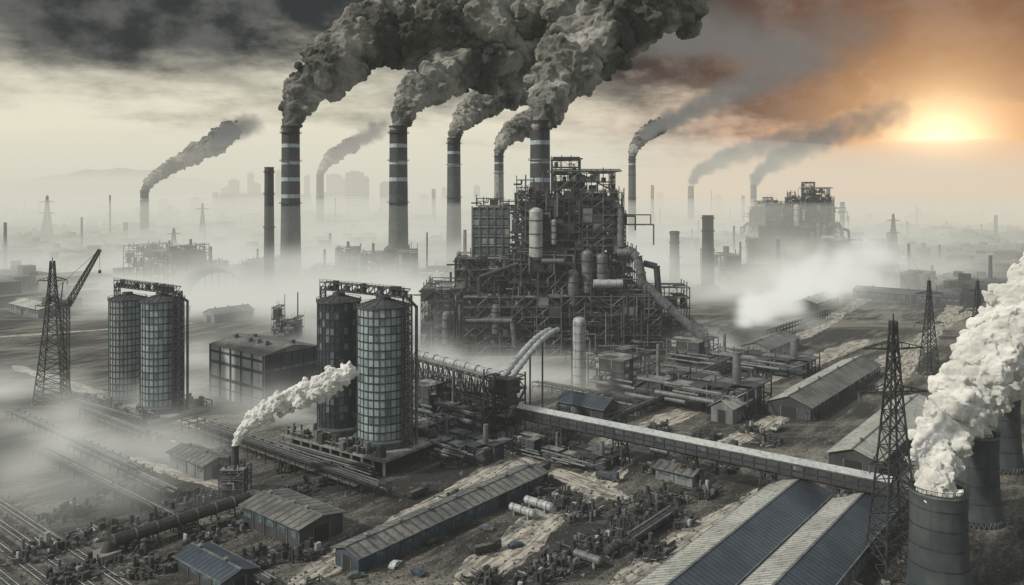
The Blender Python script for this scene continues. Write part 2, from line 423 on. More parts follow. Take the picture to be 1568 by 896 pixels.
inst('process_unit',w2.data,(*G(860,700),0),-math.radians(39),(.5,.5,.35))
inst('process_unit',w2.data,(*G(690,690),0),-math.radians(39),(.5,.6,.5))

def column_tank(px,basey,topy,w):
    x,d=G(px,basey); R=w/2/F*d; H=ZD(topy,d); m=MB()
    m.lathe(0,0,[(R*1.2,0),(R*1.2,1),(R,1.2),(R,H-R*.7),(R*.85,H-R*.3),(R*.5,H-.1*R),(.05,H)],STEEL3,32)
    for i in range(1,9):
        z=H*i/9; m.lathe(0,0,[(R,z),(R+.12,z),(R+.12,z+.25),(R,z+.25)],STEEL2,32)
    m.beam((-R-.4,0,0),(-R-.4,0,H*.95),.5,STEEL); m.beam((R*.3,-R-.4,0),(R*.3,-R-.4,H*.9),.35,STEEL2)
    m.obj('vertical_gas_tank',(x,d,0))
column_tank(887,600,485,20)

# ------------------------------------------------------------------ silos
def silo(m,cx,cy,z0,R,H,pal):
    n=56; rows=max(10,int(H/2.9)); r=random.Random(int(cx*7))
    for k in range(rows):
        za=z0+H*k/rows; zb=z0+H*(k+1)/rows
        for i in range(n):
            a=2*math.pi*i/n;b=2*math.pi*(i+1)/n
            if i%2==0: pm=r.choice(pal)
            m.add([(cx+R*math.cos(a),cy+R*math.sin(a),za),(cx+R*math.cos(b),cy+R*math.sin(b),za),(cx+R*math.cos(b),cy+R*math.sin(b),zb),(cx+R*math.cos(a),cy+R*math.sin(a),zb)],[(0,1,2,3)],pm,True)
        m.lathe(cx,cy,[(R,za-.2),(R+.28,za-.2),(R+.28,za+.2),(R,za+.2)],STEEL,n)
    for i in range(0,n,2):
        a=2*math.pi*i/n; m.beam((cx+(R+.1)*math.cos(a),cy+(R+.1)*math.sin(a),z0),(cx+(R+.1)*math.cos(a),cy+(R+.1)*math.sin(a),z0+H),.24,STEEL)
    zt=z0+H
    m.lathe(cx,cy,[(R,zt),(R+.6,zt),(R+.6,zt+.5),(R*.3,zt+R*.28),(R*.3,zt+R*.28+1.2),(.05,zt+R*.28+1.2)],WALLD,n)
    for i in range(0,n,4):
        a=2*math.pi*i/n; m.beam((cx+(R+.4)*math.cos(a),cy+(R+.4)*math.sin(a),zt+.6),(cx+R*.3*math.cos(a),cy+R*.3*math.sin(a),zt+R*.28+.1),.25,STEEL)
    for i in range(n):
        a=2*math.pi*i/n;b=2*math.pi*(i+1)/n;q=R+.5
        m.beam((cx+q*math.cos(a),cy+q*math.sin(a),zt+1.6),(cx+q*math.cos(b),cy+q*math.sin(b),zt+1.6),.12,STEEL)
        if i%2==0: m.beam((cx+q*math.cos(a),cy+q*math.sin(a),zt+.4),(cx+q*math.cos(a),cy+q*math.sin(a),zt+1.6),.12,STEEL)
    m.lathe(cx,cy,[(R+1.8,z0-3),(R+1.8,z0-.6),(R+.9,z0-.2),(R,z0)],CONCD,n)
def silo_pair(s):
    (x1,y1,R1,H1,pal1),(x2,y2,R2,H2,pal2),z0=s
    ox,oy=(x1+x2)/2,(y1+y2)/2; m=MB()
    silo(m,x1-ox,y1-oy,z0,R1,H1,pal1); silo(m,x2-ox,y2-oy,z0,R2,H2,pal2)
    a=Vector((x1-ox,y1-oy,0)); b=Vector((x2-ox,y2-oy,0)); e=(b-a).normalized(); nrm=Vector((-e.y,e.x,0))
    A=a-e*(R1+1); B=b+e*(R2+2.5); zt=z0+max(H1,H2)+R2*.28+1.5; L=(B-A).length; k=int(L/3)
    for s_ in(-1.6,1.6):
        for i in range(k):
            p=A.lerp(B,i/k)+nrm*s_;q=A.lerp(B,(i+1)/k)+nrm*s_
            for z in(zt,zt+3): m.beam(p+Vector((0,0,z)),q+Vector((0,0,z)),.4,STEEL)
            m.beam(p+Vector((0,0,zt)),p+Vector((0,0,zt+3)),.25,STEEL)
            m.beam(p+Vector((0,0,zt)),q+Vector((0,0,zt+3)),.22,STEEL)
    for i in range(k+1):
        p=A.lerp(B,i/k); m.beam(p+nrm*-1.6+Vector((0,0,zt)),p+nrm*1.6+Vector((0,0,zt)),.25,STEEL)
    for i in range(k):
        if rnd.random()<.5:
            p=A.lerp(B,(i+.5)/k); m.box(p.x,p.y,zt+.2,zt+rnd.uniform(1.5,4),2,1.6,rnd.choice((STEEL,STEEL2,WALLD)),math.atan2(e.y,e.x))
    m.rail(A+nrm*-1.8+Vector((0,0,zt+3)),B+nrm*-1.8+Vector((0,0,zt+3)),STEEL,1.2,2,.12)
    lattice(m,(B.x,B.y,z0-3),(B.x,B.y,zt+1),3.4,3.0,16,.4,STEEL)
    lattice(m,(A.x,A.y,z0+H1*.75),(A.x,A.y,zt+1),2,2,4,.3,STEEL)
    C=B+nrm*5; m.pipe([(C.x,C.y,0),(C.x,C.y,zt-4),(B.x,B.y,zt)],.6,STEEL2,8)
    ang=math.atan2(e.y,e.x); mid=(a+b)/2
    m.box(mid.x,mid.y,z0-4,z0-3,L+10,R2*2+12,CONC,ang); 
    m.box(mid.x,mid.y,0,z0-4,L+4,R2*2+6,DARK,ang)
    nn=10
    for i in range(nn+1):
        for s_ in(-1,1):
            p=mid+e*((i/nn-.5)*(L+9))+nrm*s_*(R2+5.5); m.beam((p.x,p.y,0),(p.x,p.y,z0-4),.9,CONC)
    for s_ in(-1,1):
        p=mid-e*(L+10)/2+nrm*s_*(R2+5.9);q=mid+e*(L+10)/2+nrm*s_*(R2+5.9)
        m.rail(p+Vector((0,0,z0-3)),q+Vector((0,0,z0-3)),STEEL,1.3,2,.14)
    for i in range(80):
        p=mid+e*rnd.uniform(-.55,.55)*L+nrm*rnd.choice((-1,-1,1))*rnd.uniform(R2+2.5,R2+5.5)
        t=rnd.random(); z=z0-3
        if t<.5: m.box(p.x,p.y,z,z+rnd.uniform(1,4.5),rnd.uniform(.8,2.5),rnd.uniform(.8,2.5),rnd.choice((STEEL,STEEL2,RUST)),ang)
        elif t<.8: m.cyl((p.x,p.y,z),(p.x,p.y,z+rnd.uniform(2,6)),.5,.45,rnd.choice((STEEL,STEEL2)),10)
        else:
            q=p+e*rnd.uniform(3,8); zz=z+rnd.uniform(1,4); m.pipe([(p.x,p.y,z),(p.x,p.y,zz),(q.x,q.y,zz),(q.x,q.y,z)],.3,STEEL2,8)
    for i in range(6):
        zz=1.2+(i%3)*1.3; o=R2+6.8+i*.6
        p=mid-e*(L*.55)-nrm*o;q=mid+e*(L*.55)-nrm*o; m.pipe([(p.x,p.y,zz),(q.x,q.y,zz)],.4,rnd.choice((STEEL2,STEEL)),8)
    m.obj('storage_silo_pair',(ox,oy,0))
silo_pair([(-182,377,7.9,44.5,(PG,PG,PG,P2)),(-158.5,361,9.1,46,(P2,P2,P2,P1,P3)),5])
silo_pair([(-68.5,315,8.2,48,(P4,P4,P4,P3)),(-48.6,301,9.7,48,(P1,P1,P2,P2,P1,P3)),9])

# ------------------------------------------------------------------ gable sheds
def shed(name,c,L,W,eh,rh,ang,wall=WALL,r1=ROOFL,r2=ROOFD,win=True,seed=1,vents=4):
    r=random.Random(seed); m=MB(); x0,x1=-L/2,L/2; y=W/2
    vs=[(x0,-y,0),(x1,-y,0),(x1,y,0),(x0,y,0),(x0,-y,eh),(x1,-y,eh),(x1,y,eh),(x0,y,eh),(x0,0,rh),(x1,0,rh)]
    m.add(vs,[(0,1,5,4),(2,3,7,6),(1,2,6,9,5),(3,0,4,8,7)],wall)
    o=.8; sl=(rh-eh)/y
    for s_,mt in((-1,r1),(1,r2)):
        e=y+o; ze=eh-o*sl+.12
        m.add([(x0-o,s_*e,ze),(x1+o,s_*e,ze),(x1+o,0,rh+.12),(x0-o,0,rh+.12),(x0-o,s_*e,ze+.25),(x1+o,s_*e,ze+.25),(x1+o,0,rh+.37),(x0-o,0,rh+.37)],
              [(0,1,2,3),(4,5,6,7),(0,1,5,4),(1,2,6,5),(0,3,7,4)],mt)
        m.beam((x0-o,s_*(e+.15),ze+.1),(x1+o,s_*(e+.15),ze+.1),.3,STEEL2)
    m.beam((x0-o,0,rh+.45),(x1+o,0,rh+.45),.6,STEEL2,.25)
    k=int(L/5)
    for i in range(k):
        xx=x0+(i+.5)*L/k
        for s_ in(-1,1):
            if win and r.random()<.8: m.box(xx,s_*(y+.03),eh*.5,eh*.82,L/k*.62,.12,GLASS)
            elif win and r.random()<.6: m.box(xx,s_*(y+.03),0.02,eh*.75,L/k*.7,.14,DARK)
            m.box(xx+L/k/2,s_*(y+.06),0,eh-.6,.3,.3,STEEL2)
    for s_ in(-1,1):
        m.box(s_*(x1+.04),0,0.02,eh*.8,.14,W*.35,DARK); m.box(s_*(x1+.1),W*.19,0.02,eh*.83,.12,.4,STEEL2); m.box(s_*(x1+.1),-W*.19,0.02,eh*.83,.12,.4,STEEL2)
    for i in range(vents):
        xx=x0+(i+.5)*L/vents+r.uniform(-2,2)
        m.cyl((xx,0,rh),(xx,0,rh+1.3),.5,.5,STEEL2,10); m.cyl((xx,0,rh+1.3),(xx,0,rh+1.7),.9,.3,STEEL2,10)
    return m.obj(name,(c[0],c[1],0),ang)
def off(p,u=0,v=0): 
    q=Vector((p[0],p[1],0))+U*u+V*v; return (q.x,q.y)
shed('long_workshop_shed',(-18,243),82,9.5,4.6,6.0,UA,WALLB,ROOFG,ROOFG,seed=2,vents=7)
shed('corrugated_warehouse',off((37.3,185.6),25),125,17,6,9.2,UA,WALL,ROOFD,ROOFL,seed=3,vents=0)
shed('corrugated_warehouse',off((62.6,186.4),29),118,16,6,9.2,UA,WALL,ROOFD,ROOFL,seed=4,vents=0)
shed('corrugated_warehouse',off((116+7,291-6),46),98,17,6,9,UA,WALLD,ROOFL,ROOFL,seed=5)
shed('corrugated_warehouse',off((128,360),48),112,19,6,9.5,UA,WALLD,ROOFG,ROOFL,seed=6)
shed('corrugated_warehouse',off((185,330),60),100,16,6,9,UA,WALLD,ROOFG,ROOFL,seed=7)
shed('brick_workshop',(-65.5,237),28,15,6,7.4,UA-math.pi/2,WALLD,ROOFG,ROOFG,seed=8,vents=3)
shed('small_shed',(-77,207),22,9,4,5.2,UA-math.pi/2,WALLD,ROOFD,ROOFD,seed=9,vents=2)
shed('small_shed',(-113,288),24,10,5,6.5,UA-math.pi/2,WALL,ROOFG,ROOFG,seed=10,vents=2)
shed('small_shed',G(1040,735),14,8,4,5,UA-math.pi/2,WALL,ROOFG,ROOFG,seed=12,vents=1)
shed('small_shed',G(560,610),22,12,7,9,UA-math.pi/2,WALLD,ROOFG,ROOFG,seed=13,vents=1)
k=20
for (px,py,L,W) in((1180,540,50,18),(1390,460,90,24),(1250,470,60,20),(1330,400,140,40),(1460,420,120,30),(1500,390,150,34),(1420,370,170,44),(1550,355,200,50),(1480,345,200,50),(60,480,60,24),(160,455,60,20),(250,480,50,20),(40,425,80,26),(120,400,110,30),(200,410,70,24),(900,640,24,12),(1120,640,20,10),(560,470,40,18),(350,490,34,16),(1060,520,40,15)):
    k+=1; shed('storage_building',G(px,py),L,W,7,10,UA+ (0 if k%2 else math.pi/2),rnd.choice((WALL,WALLD)),rnd.choice((ROOFL,ROOFG)),rnd.choice((ROOFL,ROOFG,ROOFD)),seed=k,vents=3)

m=MB(); L,W,H=46,31,25
m.box(0,0,0,H,L,W,WALLP)
m.add([(-L/2-.6,-W/2-.6,H+.01),(L/2+.6,-W/2-.6,H+.01),(L/2+.6,W/2+.6,H+.01),(-L/2-.6,W/2+.6,H+.01),(-L/2-.6,0,H+3),(L/2+.6,0,H+3)],[(0,1,5,4),(2,3,4,5),(1,2,5),(3,0,4)],ROOFG)
for i in range(6):
    x=-L/2+.4+i*(L-.8)/5
    for s_ in(-1,1): m.box(x,s_*(W/2+.2),0,H-.1,.8,.5,WALLD)
for i in range(5):
    x=-L/2+.4+(i+.5)*(L-.8)/5
    for s_ in(-1,1):
        m.box(x,s_*(W/2+.05),8.6,10,8.2,.3,WALLD); m.box(x,s_*(W/2+.05),16.2,17.6,8.2,.3,WALLB); m.box(x,s_*(W/2+.07),4.5,4.9,8.2,.3,STEEL2)
        m.box(x,s_*(W/2+.05),21.5,22.6,8.2,.3,WALLD)
for s_ in(-1,1):
    m.box(s_*(L/2+.02),0,.03,H-.2,.1,W-.6,WALLD)
    m.box(s_*(L/2+.08),0,0.05,9,.3,8,DARK)
    for j in range(5): m.box(s_*(L/2+.16),-W/2+W*(j+.5)/5,0,H-.1,.4,.6,STEEL)
    m.box(s_*(L/2+.1),0,17,18.2,.3,W*.9,GLASS)
for i in range(6): m.box(-18+i*7,rnd.uniform(-6,6),H+1,H+4,2,2,STEEL2)
c=off((-114,366),15.5,-23); m.obj('factory_hall',(c[0],c[1],0),UA-math.pi/2)

# ------------------------------------------------------------------ conveyor gallery
m=MB(); A=Vector((3.4,319,0));B=Vector((113,237,0));L=(B-A).length; zb=10.5
m.add([(0,-2.3,zb),(L,-2.3,zb),(L,2.3,zb),(0,2.3,zb),(0,-2.3,zb+4),(L,-2.3,zb+4),(L,2.3,zb+4),(0,2.3,zb+4)],[(3,2,1,0),(0,1,5,4),(1,2,6,5),(2,3,7,6),(3,0,4,7)],WALLD)
m.add([(-.3,-2.7,zb+3.9),(L+.3,-2.7,zb+3.9),(L+.3,0,zb+5.1),(-.3,0,zb+5.1),(L+.3,2.7,zb+3.9),(-.3,2.7,zb+3.9)],[(0,1,2,3),(3,2,4,5)],WALLP)
for s_ in(-1,1):
    for z in(zb-.1,zb+1.6,zb+3.6): m.beam((0,s_*2.45,z),(L,s_*2.45,z),.3,STEEL2 if z>zb+3 else STEEL)
    for i in range(int(L/4)+1): m.beam((i*4,s_*2.45,zb),(i*4,s_*2.45,zb+3.9),.22,STEEL)
    for i in range(int(L/4)):
        if rnd.random()<.2: m.box(i*4+2,s_*2.33,zb+1.9,zb+3.1,2.6,.1,GLASS)
m.beam((0,0,zb-.6),(L,0,zb-.6),3,STEEL,.9)
for t in(.14,.33,.53,.73,.9,):
    x=t*L
    for a,b in((-1,-1),(1,-1),(-1,1),(1,1)):
        m.beam((x+a*2.6,b*3,0),(x+a*1.6,b*2,zb-1),.5,STEEL)
    for z0_,z1_ in((0,4.8),(4.8,zb-1)):
        for b in(-1,1):
            m.beam((x-2.4,b*2.7,z0_),(x+2,b*2.4,z1_),.28,STEEL);m.beam((x+2.4,b*2.7,z0_),(x-2,b*2.4,z1_),.28,STEEL)
        for a in(-1,1):
            m.beam((x+a*2.3,-2.7,z0_),(x+a*2,2.4,z1_),.28,STEEL);m.beam((x+a*2.3,2.7,z0_),(x+a*2,-2.4,z1_),.28,STEEL)
        m.box(x,0,z1_-.15,z1_+.15,4.4,5,STEEL)
    m.box(x,0,0,.7,7,8,CONC)
m.obj('conveyor_gallery',(A.x,A.y,0),math.atan2((B-A).y,(B-A).x))
m=MB(); frame(m,-6,6,-6,6,0,25,bay=6,fl=5,dens=.55,col=.5)
m.box(0,0,18,24,9,9,WALLD); m.obj('conveyor_transfer_tower',(-3,326,0),UA)
m=MB(); L=62
for s_ in(-2.6,2.6):
    for z in(13,22): m.beam((0,s_,z),(L,s_,z),.5,STEEL)
    k=16
    for i in range(k):
        m.beam((i*L/k,s_,13),(i*L/k,s_,22),.35,STEEL); m.beam((i*L/k,s_,13 if i%2 else 22),((i+1)*L/k,s_,22 if i%2 else 13),.3,STEEL)
for i in range(17):
    m.beam((i*L/16,-2.6,22),(i*L/16,2.6,22),.3,STEEL); m.beam((i*L/16,-2.6,13),(i*L/16,2.6,13),.3,STEEL)
m.cyl((-2,-1,24),(L,-1,24),1.7,1.7,STEEL3,20); m.cyl((-2,1.9,23.2),(L,1.9,23.2),.9,.9,STEEL2,12)
for i in range(9): m.cyl((i*7.5,-1,24),(i*7.5+.5,-1,24),1.95,1.95,STEEL2,20)
for y,z in((-1.5,14),(0,14),(1.5,14),(-1,17.5),(1,17.5)): m.cyl((0,y,z),(L,y,z),.45,.45,rnd.choice((STEEL2,STEEL)),8)
for x in(4,24,44):
    for s_ in(-2.6,2.6): m.beam((x-2,s_*1.2,0),(x,s_,13),.6,STEEL); m.beam((x+4,s_*1.2,0),(x+2,s_,13),.6,STEEL); m.beam((x-1.5,s_*1.1,3),(x+2.6,s_,11),.3,STEEL)
a=Vector((-5,330,0)); d=Vector((-43-(-5),372-330,0)).normalized(); m.obj('pipe_bridge',(a.x,a.y,0),math.atan2(d.y,d.x))
m=MB()
for o in(0,3.6):
    pts=[]
    for i in range(13):
        t=i/12; pts.append((-4+o+22*t,326+52*t,24+ 10*math.sin(t*math.pi*.55)+1*t))
    m.pipe(pts,1.25,STEEL3,14)
m.beam((8,352,0),(8,352,29),.8,STEEL); m.beam((14,366,0),(14,366,31),.8,STEEL)
m.obj('gas_main_pipe')
def pipe_rack(p,L,ang,n=6,h=5,seed=0,w=.9):
    r=random.Random(seed); m=MB(); W=n*w
    for lv in(h,h*.55):
        for i in range(n):
            if r.random()<.88:
                R=r.choice((.18,.25,.35,.42)); m.cyl((r.uniform(0,L*.1),-W/2+(i+.5)*w,lv+R+.15),(L-r.uniform(0,L*.1),-W/2+(i+.5)*w,lv+R+.15),R,R,r.choice((STEEL,STEEL2,STEEL2,RUST)),8)
    for i in range(int(L/6)+1):
        x=i*6
        for s_ in(-1,1): m.beam((x,s_*W/2,0),(x,s_*W/2,h+.5),.3,STEEL)
        for lv in(h,h*.55): m.beam((x,-W/2,lv),(x,W/2,lv),.3,STEEL)
        m.beam((x,-W/2,h*.55),(x,W/2,h),.18,STEEL)
    m.rail((0,-W/2-.2,h),(L,-W/2-.2,h),STEEL,1.1,3,.1)
    m.obj('pipe_rack',(p[0],p[1],0),ang)
VA=math.atan2(V.y,V.x)
pipe_rack(G(290,660),122,VA,8,5,1); pipe_rack(G(330,672),90,VA,5,3.5,2)
pipe_rack(G(130,640),60,VA,5,4,3); pipe_rack(G(640,640),46,VA,6,6,4); pipe_rack(G(860,640),70,UA,6,5,5); pipe_rack(G(930,655),110,UA,5,4,6)
pipe_rack(G(1060,590),120,UA,6,5,7); pipe_rack(G(820,600),60,VA,6,5,8); pipe_rack(G(480,900),60,VA,4,2.2,9); pipe_rack(G(310,850),34,VA,4,2.5,10)
pipe_rack(G(960,840),30,UA,4,2.2,11); pipe_rack(G(1180,520),120,UA,5,6,12); pipe_rack(G(870,560),100,VA,7,8,13)
pipe_rack(G(60,700),110,VA,5,2.6,14); pipe_rack(G(110,690),80,VA,4,2.2,15); pipe_rack(G(20,640),120,VA,6,3,16)
m=MB(); L=42
m.cyl((0,0,4),(L,0,4),1.7,1.7,RUST,20)
for i in range(8):
    x=i*6; m.cyl((x,0,4),(x+.4,0,4),1.95,1.95,STEEL2,20); 
    for s_ in(-1,1): m.beam((x+.2,s_*1.9,0),(x+.2,s_*1.2,3),.35,STEEL)
m.cyl((0,0,4),(-2,0,0),1.7,1.9,RUST,16); m.box(-1,0,0,2,6,6,CONC); m.rail((0,0,5.7),(L,0,5.7),STEEL,1,3,.1)
m.obj('elevated_duct',(-110,219,0),UA-.02)
m=MB(); frame(m,-4,4,-4,4,0,9,bay=4,fl=3,dens=.7,col=.3)
m.lathe(0,0,[(3.4,0),(3.2,6),(1.6,9),(1.2,10),(1.1,15.5),(1.3,15.6),(1.3,16.2),(.9,16.2),(.9,14)],STEEL,20)
for i in range(5):
    a=i*1.25; m.cyl((3*math.cos(a),3*math.sin(a),0),(3*math.cos(a),3*math.sin(a),rnd.uniform(9,13)),.45,.4,STEEL,10)
    m.pipe([(3*math.cos(a),3*math.sin(a),8),(0,0,10)],.3,RUST,8)
smx,smy=G(360,757); m.obj('boiler_stack',(smx,smy,0))

# ------------------------------------------------------------------ cooling towers bottom right
def cooling(px,topy,w,H):
    d=(CH-H)*F/(topy-HZ); R=w/2/F*d; x=XD(px,d)
    m=MB(); prof=[]
    for i in range(15):
        t=i/14; prof.append((R*(1+.16*((.78-t)/.78)**2 if t<.78 else 1+.03*((t-.78)/.22)),H*.06+H*.94*t))
    prof+=[(R*1.05,H),(R*1.05,H+.6),(R*.9,H+.6),(R*.86,H*.6),(.05,H*.6)]
    m.lathe(0,0,prof,CONCD,48,[CONCD]*14+[STEEL2]*2+[DARK]*4)
    for i in range(36):
        a=2*math.pi*i/36; b=a+math.pi/36; q=prof[0][0]
        m.beam((q*1.04*math.cos(a),q*1.04*math.sin(a),0),(q*math.cos(b),q*math.sin(b),H*.065),.5,CONCD)
        c_=a-math.pi/36; m.beam((q*1.04*math.cos(a),q*1.04*math.sin(a),0),(q*math.cos(c_),q*math.sin(c_),H*.065),.5,CONCD)
        q2=R*1.03; m.beam((q2*math.cos(a),q2*math.sin(a),H+.6),(q2*math.cos(a),q2*math.sin(a),H+1.8),.12,STEEL)
        e_=a+math.pi/18; m.beam((q2*math.cos(a),q2*math.sin(a),H+1.8),(q2*math.cos(e_),q2*math.sin(e_),H+1.8),.12,STEEL)
    for i in(3,6,9,12): m.lathe(0,0,[(prof[i][0],prof[i][1]),(prof[i][0]+.1,prof[i][1]),(prof[i][0]+.1,prof[i][1]+.3),(prof[i][0],prof[i][1]+.3)],STEEL,48)
    m.obj('cooling_tower',(x,d,0)); return Vector((x,d,H)),R
ct1=cooling(1437,752,80,24); ct2=cooling(1492,665,66,26); ct3=cooling(1530,598,56,28)
m=MB(); L=330
m.box(L/2,0,0,5,L,.8,CONCD)
for i in range(56): m.box(i*6,0,0,5.6,.9,1.4,CONC)
m.beam((0,0,5.8),(L,0,5.8),.5,STEEL); m.obj('perimeter_wall',(105,150,0),UA+.12)

# ------------------------------------------------------------------ pylons
def pylon(x,y,H,bw,arms,rot=0,th=.35,name='electricity_pylon'):
    m=MB()
    def W(t): return bw*(1-t)**1.25*.88+bw*.12
    zs=[i/14 for i in range(15)]
    prev=None
    for t in zs:
        w=W(t)/2; z=H*t; cur=[Vector((a*w,b*w,z)) for a,b in((-1,-1),(1,-1),(1,1),(-1,1))]
        if prev:
            for i in range(4):
                j=(i+1)%4; m.beam(prev[i],cur[i],th,STEEL); m.beam(prev[i],cur[j],th*.55,STEEL); m.beam(prev[j],cur[i],th*.55,STEEL); m.beam(cur[i],cur[j],th*.55,STEEL)
                if t<.4:
                    mid=(prev[i]+prev[j])/2; m.beam(mid,(prev[i]+cur[i])/2,th*.4,STEEL); m.beam(mid,(prev[j]+cur[j])/2,th*.4,STEEL)
        prev=cur
    tips=[]
    for t,al in arms:
        w=W(t)/2; z=H*t
        for s_ in(-1,1):
            tip=Vector((s_*al,0,z+.3)); tips.append(tip)
            for b in(-1,1):
                m.beam((s_*w,b*w,z),tip,th*.6,STEEL); m.beam((s_*w,b*w,z+H*.03),tip,th*.5,STEEL)
            for q in(.25,.5,.75):
                p1=Vector((s_*w,w,z)).lerp(tip,q);p2=Vector((s_*w,-w,z)).lerp(tip,q);p3=Vector((s_*w,w,z+H*.03)).lerp(tip,q)
                m.beam(p1,p2,th*.4,STEEL); m.beam(p1,p3,th*.4,STEEL)
            for q in range(5):
                zz=tip.z-.4-q*.4; m.cyl((tip.x,0,zz),(tip.x,0,zz-.15),.3,.3,STEEL2,8)
            m.beam(tip,(tip.x,0,tip.z-2.4),.1,STEEL2)
    m.beam((0,0,H),(0,0,H+2),th*.6,STEEL)
    for a,b in((-1,-1),(1,-1),(1,1),(-1,1)): m.box(a*bw/2,b*bw/2,0,.8,1.6,1.6,CONC)
    m.obj(name,(x,y,0),rot)
    c,s=math.cos(rot),math.sin(rot)
    return [Vector((x+t_.x*c,y+t_.x*s,t_.z-2.4)) for t_ in tips]
x,y=G(1368,878); t1=pylon(x,y,ZD(492,y),10.5,((.89,8.5),(.715,9.5),(.43,6.5)),.1,.42)
x,y=G(1423,575); t2=pylon(x,y,ZD(430,y),8,((.86,8),(.55,8.5)),.1,.42)
x,y=G(1497,545); t2b=pylon(x,y,ZD(430,y),8,((.86,6),(.6,7)),.1,.42)
x,y=G(1368,402); t3=pylon(x,y,ZD(328,y),14,((.86,10),(.6,11)),.1,.8)
x,y=G(266,412); t4=pylon(x,y,ZD(350,y),14,((.86,9),(.6,10)),.1,.8)
x,y=G(72,368); t5=pylon(x,y,ZD(300,y),20,((.86,14),(.6,15)),.1,1.3)
x,y=G(310,372); pylon(x,y,ZD(312,y),14,((.86,14),),.1,1.3)
def wires(A,B,sag):
    m=MB()
    for a,b in zip(A,B):
        n_=20; pr=None
        for i in range(n_+1):
            t=i/n_; p=a.lerp(b,t)-Vector((0,0,sag*4*t*(1-t)))
            if pr is not None: m.beam(pr,p,.09,STEEL)
            pr=p
    m.obj('power_line')
wires(t1,t2,9); wires(t2,t3,14)
x,y=G(80,615); H=ZD(400,y); pylon(x,y,H,13,((.86,6.5),(.68,7.5)),.2,.45)
m=MB()
lattice(m,(0,0,0),(0,0,44),3,3,16,.3,STEEL); m.box(0,0,44,47.5,5,4,STEEL2); m.box(1.6,-1.9,44.5,47,1.8,.3,GLASS)
lattice(m,(2,0,46),(17,0,72),2.4,1.2,12,.32,STEEL); lattice(m,(-1,0,46),(-9,0,49),2,2,4,.3,STEEL); m.box(-9,0,45,49,3,3,CONC)
m.beam((-2,0,47),(-1,0,56),.4,STEEL); m.beam((-1,0,56),(17,0,72),.14,STEEL); m.beam((-1,0,56),(-9,0,49),.14,STEEL); m.beam((17,0,72),(17,0,62),.12,STEEL); m.box(17,0,60.5,62,1,1,STEEL)
m.box(0,0,0,1.5,8,8,CONC)
m.obj('lattice_tower_crane',(x+1,y+9,0))

# ------------------------------------------------------------------ vehicles
def truck(p,rot,mat):
    m=MB(); m.box(0,0,.7,1.1,8,2.2,STEEL); m.box(3.1,0,1.1,3.1,1.9,2.3,mat); m.box(3.95,0,2.0,2.9,.3,2.0,GLASS); m.box(4.0,0,.7,1.5,.5,2.2,STEEL2)
    m.box(3.2,0,2.1,2.85,1.1,2.36,GLASS)
    m.box(-1,0,1.12,1.35,6,2.4,RUST)
    for s_ in(-1,1): m.box(-1,s_*1.2,1.35,2.5,6,.12,mat)
    m.box(1.95,0,1.35,2.7,.12,2.3,mat); m.box(-4,0,1.35,2.5,.12,2.3,mat); m.box(-1,0,1.4,2.3,5.6,2.1,ROCK)
    for xx in(2.8,-1.8,-3.1):
        for s_ in(-1,1): m.cyl((xx,s_*.8,.5),(xx,s_*1.2,.5),.52,.52,RUB,14); m.cyl((xx,s_*1.2,.5),(xx,s_*1.23,.5),.25,.25,STEEL2,10)
    m.obj('dump_truck',(p[0],p[1],.03),rot)
def car(p,rot,mat):
    m=MB(); prof=[(-2.2,.35),(2.2,.35),(2.25,.8),(1.2,.98),(.6,1.45),(-1.2,1.48),(-1.8,1.0),(-2.25,.9)]
    w=.88; vs=[(a,-w,b) for a,b in prof]+[(a,w,b) for a,b in prof]; n=len(prof)
    m.add(vs,[tuple(range(n)),tuple(range(2*n-1,n-1,-1))]+[(i,n+i,n+(i+1)%n,(i+1)%n) for i in range(n)],mat)
    for s_ in(-1,1): m.add([(-1.5,s_*.885,1.02),(.95,s_*.885,1.02),(.5,s_*.885,1.4),(-1.1,s_*.885,1.4)],[(0,1,2,3)],GLASS)
    m.add([(1.17,-.75,1.02),(1.17,.75,1.02),(.63,.7,1.44),(.63,-.7,1.44)],[(0,1,2,3)],GLASS)
    for xx in(1.4,-1.4):
        for s_ in(-1,1): m.cyl((xx,s_*.65,.34),(xx,s_*.92,.34),.34,.34,RUB,14)
    m.obj('scrap_car',(p[0],p[1],.03),rot)
for px,py,a in((545,885,.3),(605,868,1.2),(662,832,.8),(745,812,-.3),(722,842,2),(700,806,1),(640,880,2.4),(790,838,.5),(880,830,1.4),(1010,800,.9)):
    car(G(px,py),a,rnd.choice((WHT,RUST,STEEL2,WALLB)))
for px,py,a in((745,846,.5),(830,722,.9),(930,735,-.6),(1190,660,.9),(480,742,-.65),(640,760,.9),(1120,690,.9),(1240,600,.9)):
    truck(G(px,py),a,rnd.choice((WHT,RUST,WALLB)))
